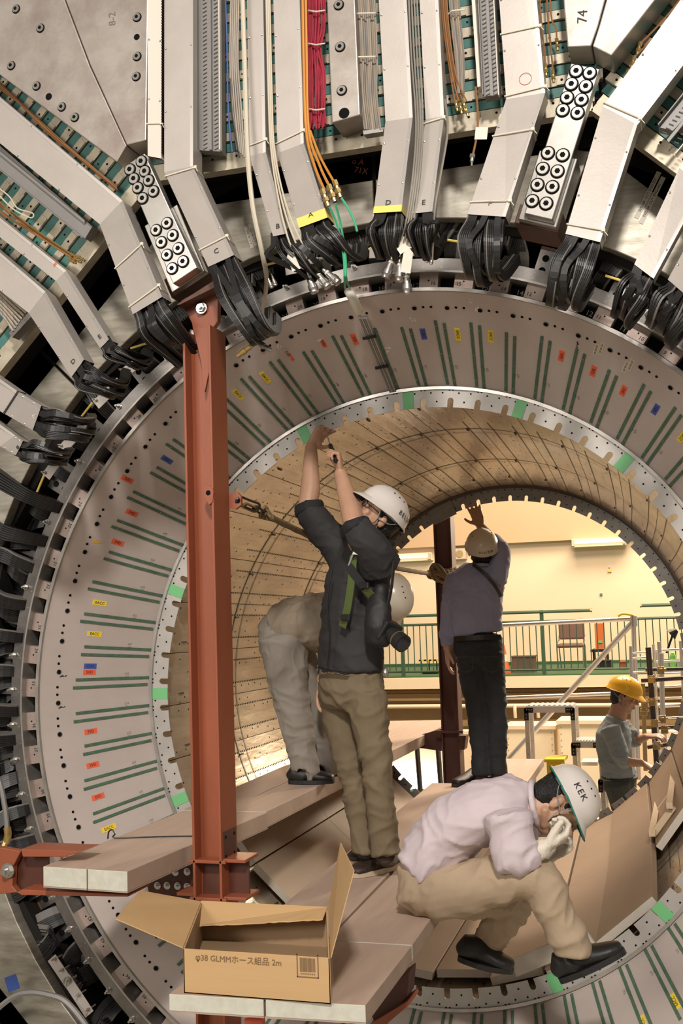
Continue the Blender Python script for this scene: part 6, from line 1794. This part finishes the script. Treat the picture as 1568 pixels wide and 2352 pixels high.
build(remesh(mb, 'shirt', .009, 4, .014, (15, 8, 8), 3), 'shirt', 'beige_shirt', pB)
mb = MB(); mb.loft([at(668, 1425, Yb), at(648, 1452, Yb), at(652, 1495, Yb)], [.15, .165, .15], [.11, .13, .12], sdB, 20, cap=.3)
for (h_, k_, a_), f in zip(lgB, (1, 1)): limb(mb, [h_, h_.lerp(k_, .5)+V(-.01, 0, 0), k_, k_.lerp(a_, .5), a_, a_+V(.002, 0, -.02)], [.130, .112, .092, .080, .072, .072], 18, cap=.3)
build(remesh(mb, 'trousers', .009, 3, .012, (8, 8, 15), 5), 'trousers', 'grey_cloth', pB)
mb = MB(); mb.tube(bez([at(616, 1408, Yb-.05), at(626, 1425, Yb-.12), at(640, 1442, Yb-.15)], 4), .004, flat=(.035, .004), side=(.7, 0, .7)); build(mb, 'belt', 'belt', pB)
shoe(pB, lgB[0][2]-V(0, 0, .04), atz(664, 1800, ZL), atz(768, 1799, ZL), 'shoe_black', 'shoe_black', .054, .085)
shoe(pB, lgB[1][2]-V(0, 0, .04), atz(722, 1783, ZL), atz(788, 1778, ZL), 'shoe_black', 'shoe_black', .05, .085)
helmet(at(897, 1374, Yb), FB, UB, 'helmet_cream', 'helmet_dark', pB, 'cream hard hat of the bending man, seen from the side past the dark jacket', .95)

# ---------------------------------------------------------------- man in the blue shirt
Yc = 2.60
pC = thing('person', atz(1110, 1800, ZR), 'man seen from behind in a blue-grey shirt and dark jeans, one hand raised', 'person')
FC = (-.22, .80, .55); UC = (.10, -.52, .84)
hC = at(1105, 1262, Yc)
pel, wai, che, nek = at(1098, 1490, Yc), at(1094, 1430, Yc), at(1094, 1350, Yc), at(1104, 1300, Yc)
sdC = V(1, .22, 0)
sL, eL, wL = at(1044, 1330, Yc), at(1034, 1415, Yc+.02), at(1027, 1492, Yc-.04)
sR, eR, wR = at(1143, 1322, Yc), at(1146, 1262, Yc+.02), at(1103, 1207, Yc+.08)
lgC = [(at(1078, 1500, Yc), at(1097, 1640, Yc), at(1105, 1770, Yc+.02)), (at(1124, 1500, Yc), at(1139, 1640, Yc), at(1143, 1768, Yc+.03))]
mb = MB(); mb.loft([pel, wai, che, nek], [.08, .09, .10, .055], [.07, .07, .08, .055], sdC, 18)
add_head(mb, hC, FC, UC); limb(mb, [nek, hC-V(0, 0, .05)], [.057, .055])
limb(mb, [sL, eL, wL], [.036, .036, .026]); limb(mb, [sR, eR, wR], [.036, .038, .026])
add_hand(mb, wL, (-.02, .05, -1), (.9, .3, 0), 1, ((10, 18, 12), (14, 22, 15), (16, 24, 15), (20, 25, 15)), 1.0)
add_hand(mb, wR, at(1090, 1170, Yc+.10)-wR, (-.2, 1, .1), 1, ((8, 12, 10), (5, 10, 8), (8, 12, 8), (10, 15, 10)), 1.0, (.55, .85, .2), spread=6)
for h_, k_, a_ in lgC: limb(mb, [h_.lerp(k_, .12), k_, a_], [.045, .042, .036])
build(remesh(mb, 'body', .0055, 3), 'body', 'skin_dark', pC); hair(hC, FC, UC, pC); face_parts(hC, FC, UC, pC)
mb = MB(); mb.loft([at(1098, 1455, Yc), at(1094, 1425, Yc), at(1092, 1370, Yc), at(1094, 1330, Yc), at(1102, 1300, Yc)], [.165, .16, .175, .185, .10], [.12, .115, .12, .115, .085], sdC, 20, cap=.1)
limb(mb, [at(1052, 1335, Yc), at(1040, 1370, Yc), eL, at(1029, 1455, Yc), at(1027, 1485, Yc-.03)], [.085, .076, .062, .055, .047], 18, cap=.1)
limb(mb, [at(1136, 1330, Yc), at(1146, 1296, Yc), eR, at(1130, 1238, Yc+.05)], [.085, .070, .062, .052], 18, cap=.15)
build(remesh(mb, 'shirt', .009, 4, .012, (9, 9, 13), 7), 'shirt', 'blue_shirt', pC)
mb = MB(); mb.loft([at(1098, 1462, Yc), at(1098, 1495, Yc), at(1100, 1520, Yc)], [.150, .160, .13], [.115, .125, .11], sdC, 20, cap=.25)
for h_, k_, a_ in lgC: limb(mb, [h_, h_.lerp(k_, .5), k_, k_.lerp(a_, .5), a_, a_+V(0, 0, -.03)], [.092, .083, .068, .064, .058, .058], 18, cap=.1)
build(remesh(mb, 'jeans', .009, 3, .009, (9, 9, 18), 8), 'jeans', 'denim', pC)
def wrap(mbn, pts, w, t, m, par, sidev): 
    mb = MB(); mb.tube(bez(pts, 5), .003, flat=(w, t), side=sidev); return build(mb, mbn, m, par)
wrap('belt', [at(1042, 1468, Yc-.10), at(1070, 1466, Yc-.14), at(1110, 1464, Yc-.145), at(1150, 1463, Yc-.09)], .032, .004, 'belt', pC, (0, .1, 1))
wrap('shoulder_strap', [at(1086, 1296, Yc-.10), at(1112, 1318, Yc-.135), at(1136, 1345, Yc-.12), at(1150, 1370, Yc-.05)], .022, .004, 'belt', pC, (.6, 0, .8))
for x in (1068, 1128):
    mb = MB(); c = at(x, 1520, Yc-.128); mb.tube([c+V(-.045, 0, .03), c+V(-.045, 0, -.05), c+V(0, -.004, -.065), c+V(.045, 0, -.05), c+V(.045, 0, .03), c+V(-.045, 0, .03)], .0016, 5); build(mb, 'back_pocket', 'work_trousers', pC)
mb = MB(); mb.tube(bez([hC+V(-.06, -.03, -.105), hC+V(0, -.075, -.10), hC+V(.06, -.03, -.105)], 4), .014, 8); build(remesh(mb, 'collar', .007, 2), 'collar', 'blue_shirt', pC)
shoe(pC, lgC[0][2]-V(0, 0, .05), atz(1108, 1792, ZR), atz(1042, 1808, ZR), 'shoe_black', 'shoe_black', .05, .08)
shoe(pC, lgC[1][2]-V(0, 0, .05), atz(1150, 1790, ZR), atz(1118, 1800, ZR), 'shoe_black', 'shoe_black', .05, .08)
helmet(at(1107, 1256, Yc-.01), FC, UC, 'helmet_cream', 'helmet_dark', pC, 'cream hard hat lettered VISITOR, seen from behind', .95, [('VISITOR', 172, 8, .022, 0)])

# ---------------------------------------------------------------- crouching man
Yd = -.28
pD = thing('person', atz(975, 2080, ZR), 'man in a pale lilac shirt and beige trousers sitting bent double on the right walkway', 'person')
FD = (.45, -.10, -.88); UD = (.86, .22, .45)
hD = at(1284, 1846, Yd)
sdD = V(.05, 1, 0)
tor = [at(985, 2030, Yd), at(1010, 1950, Yd), at(1070, 1885, Yd), at(1150, 1852, Yd), at(1215, 1845, Yd)]
mb = MB(); mb.loft(tor, [.10, .10, .11, .11, .06], [.07, .07, .07, .06, .055], sdD, 18)
add_head(mb, hD, FD, UD); limb(mb, [tor[-1], hD-V(.04, 0, .0)], [.058, .055])
aD = [(at(1180, 1870, Yd-.17), at(1172, 1975, Yd-.20), at(1240, 1952, Yd-.16)), (at(1180, 1870, Yd+.17), at(1200, 1990, Yd+.18), at(1262, 1960, Yd+.05))]
for s_, e_, w_1 in aD: limb(mb, [s_+V(-.02, 0, -.02), e_, e_.lerp(w_1, .4), w_1], [.028, .034, .036, .027])
lD = [(at(990, 2050, Yd-.08), at(1232, 2014, Yd-.13), at(1318, 2180, Yd-.10)), (at(1000, 2050, Yd+.10), at(1190, 2055, Yd+.20), at(1120, 2165, Yd+.28))]
for h_, k_, a_ in lD: limb(mb, [h_.lerp(k_, .12), k_, a_], [.05, .045, .036])
build(remesh(mb, 'body', .005, 3), 'body', 'skin', pD); face_parts(hD, FD, UD, pD, closed=True); hair(hD, FD, UD, pD)
for (s_, e_, w_1), tgt, sn in zip(aD, (at(1300, 1918, Yd-.10), at(1318, 1925, Yd+.02)), (1, -1)):
    mb = MB(); D_ = tgt-w_1
    limb(mb, [w_1-D_.normalized()*.025, w_1+D_.normalized()*.02], [.036, .034])
    add_hand(mb, w_1, D_, (.3, .5*sn, .8), sn, ((45, 60, 35), (50, 65, 40), (55, 65, 40), (55, 60, 40)), 1.12, (.6, .5, .5), fat=1.18)
    build(remesh(mb, 'glove', .0055, 2, .003, (30, 30, 30), 9), 'work_glove', 'glove', pD, 'white cotton work glove')
mb = MB()
mb.loft([at(975, 1990, Yd), at(1005, 1950, Yd), at(1050, 1898, Yd), at(1110, 1862, Yd), at(1170, 1845, Yd), at(1215, 1843, Yd)], [.17, .17, .175, .185, .17, .09], [.115, .125, .122, .115, .105, .075], sdD, 22, cap=.2)
for s_, e_, w_1 in aD: limb(mb, [s_+V(-.02, 0, .0), s_.lerp(e_, .5), e_, e_.lerp(w_1, .55), e_.lerp(w_1, .85)], [.090, .076, .066, .056, .046], 18, cap=.15)
build(remesh(mb, 'shirt', .0085, 4, .014, (11, 9, 11), 10), 'shirt', 'lilac_shirt', pD)
mb = MB(); c = at(1230, 1848, Yd); mb.tube([c+(V(0, 1, 0)*math.cos(t)*.075+V(-.15, 0, 1)*math.sin(t)*.078) for t in [i*PI/8 for i in range(16)]]+[c+V(0, .075, 0)], .013, 8, caps=False); build(remesh(mb, 'collar', .007, 2), 'collar', 'lilac_shirt', pD)
mb = MB(); mb.loft([at(980, 1990, Yd), at(978, 2040, Yd), at(1000, 2062, Yd)], [.155, .185, .165], [.105, .105, .09], sdD, 20, cap=.5)
for i, (h_, k_, a_) in enumerate(lD): limb(mb, [h_+V(.0, 0, .0), h_.lerp(k_, .5), k_+V(-.01, 0, 0), k_.lerp(a_, .5), a_.lerp(k_, .05), a_-V(0, 0, .01)], [.100, .090, .083, .072, .066, .062], 18, cap=.2)
build(remesh(mb, 'trousers', .0085, 3, .013, (13, 9, 13), 12), 'trousers', 'beige_cloth', pD)
shoe(pD, lD[0][2]-V(0, 0, .03), at(1290, 2258, Yd-.08), at(1438, 2190, Yd-.06), 'shoe_black', 'shoe_black', .056, .095, up_=V(-.35, 0, 1))
shoe(pD, lD[1][2]-V(0, 0, .03), at(1052, 2205, Yd+.22), at(1178, 2236, Yd+.24), 'shoe_black', 'shoe_black', .056, .095, up_=V(.15, 0, 1))
helmet(at(1300, 1838, Yd), FD, UD, 'helmet_white', 'helmet_green', pD, 'white hard hat lettered KEK with green lining, on the man bent double', .93, [('KEK', 90, 22, .034, 0)])
wrap('strap', [at(1262, 1990, Yd-.05), at(1285, 2050, Yd+.0), at(1315, 2110, Yd+.05), at(1335, 2140, Yd+.08)], .018, .004, 'brown_primer', pD, (0, 1, 0))

# ---------------------------------------------------------------- worker with the yellow helmet
Ye = 4.30
pE = thing('person', at(1425, 1790, Ye), 'worker in a grey shirt and yellow hard hat at the scaffold, seen from the side', 'person')
FE = (.93, -.2, -.30); UE = (.32, 0, .95)
hE = at(1434, 1602, Ye); sdE = V(.25, 1, 0)
mb = MB(); mb.loft([at(1422, 1790, Ye), at(1412, 1735, Ye), at(1410, 1675, Ye), at(1420, 1645, Ye)], [.10, .10, .11, .06], [.07, .07, .08, .055], sdE, 16)
add_head(mb, hE, FE, UE, 1.0); limb(mb, [at(1418, 1655, Ye), hE-V(.02, 0, .05)], [.057, .055])
aE = [(at(1400, 1672, Ye-.17), at(1428, 1742, Ye-.20), at(1474, 1752, Ye-.20), at(1498, 1766, Ye-.20)), (at(1425, 1668, Ye+.17), at(1455, 1700, Ye+.15), at(1484, 1692, Ye+.12), at(1508, 1690, Ye+.10))]
for s_, e_, w_1, h_ in aE:
    limb(mb, [s_, e_, w_1], [.036, .038, .028]); add_hand(mb, w_1, h_-w_1, (0, .3, -1), 1, ((30, 30, 20),)*4)
lE = [(at(1418, 1800, Ye-.08), at(1440, 1920, Ye-.06), at(1440, 2040, Ye-.06)), (at(1428, 1800, Ye+.09), at(1452, 1920, Ye+.1), at(1452, 2040, Ye+.1))]
for h_, k_, a_ in lE: limb(mb, [h_.lerp(k_, .12), k_, a_], [.045, .042, .036])
build(remesh(mb, 'body', .0065, 2), 'body', 'skin_dark', pE); hair(hE, FE, UE, pE); face_parts(hE, FE, UE, pE)
mb = MB(); mb.loft([at(1422, 1785, Ye), at(1412, 1735, Ye), at(1408, 1685, Ye), at(1417, 1650, Ye)], [.16, .165, .17, .09], [.125, .125, .125, .08], sdE, 20, cap=.15)
for s_, e_, w_1, h_ in aE: limb(mb, [s_, s_.lerp(e_, .5), e_, e_.lerp(w_1, .25)], [.08, .072, .064, .058], 16, cap=.15)
build(remesh(mb, 'shirt', .010, 3, .012, (9, 9, 12), 14), 'shirt', 'work_shirt', pE)
mb = MB(); mb.loft([at(1422, 1785, Ye), at(1423, 1812, Ye)], [.16, .16], [.12, .12], sdE, 18, cap=.2)
for h_, k_, a_ in lE: limb(mb, [h_, k_, a_], [.10, .075, .06], 16, cap=.1)
build(remesh(mb, 'trousers', .010, 3, .008, (9, 9, 14), 15), 'trousers', 'work_trousers', pE)
for h_, k_, a_ in lE: shoe(pE, a_, a_+V(-.08, 0, -.09), a_+V(.17, 0, -.09), laces=False)
mb = MB(); mb.loft([at(1422, 1782, Ye), at(1422, 1787, Ye)], [.166, .166], [.131, .131], sdE, 20, cap=.05); build(mb, 'belt', 'belt', pE)
helmet(at(1434, 1592, Ye), FE, UE, 'helmet_yellow', 'helmet_yellow', pE, 'yellow hard hat on the worker at the scaffold', 1.03)
wf_ = thing('work_floor', (lE[0][2].x, Ye, lE[0][2].z-.12), 'work deck under the step platform and the worker', 'platform')
mb = MB(); mb.box((lE[0][2].x-.2, Ye+1.2, lE[0][2].z-.13), (2.4, 4.2, .06)); build(mb, 'deck', 'concrete', wf_)
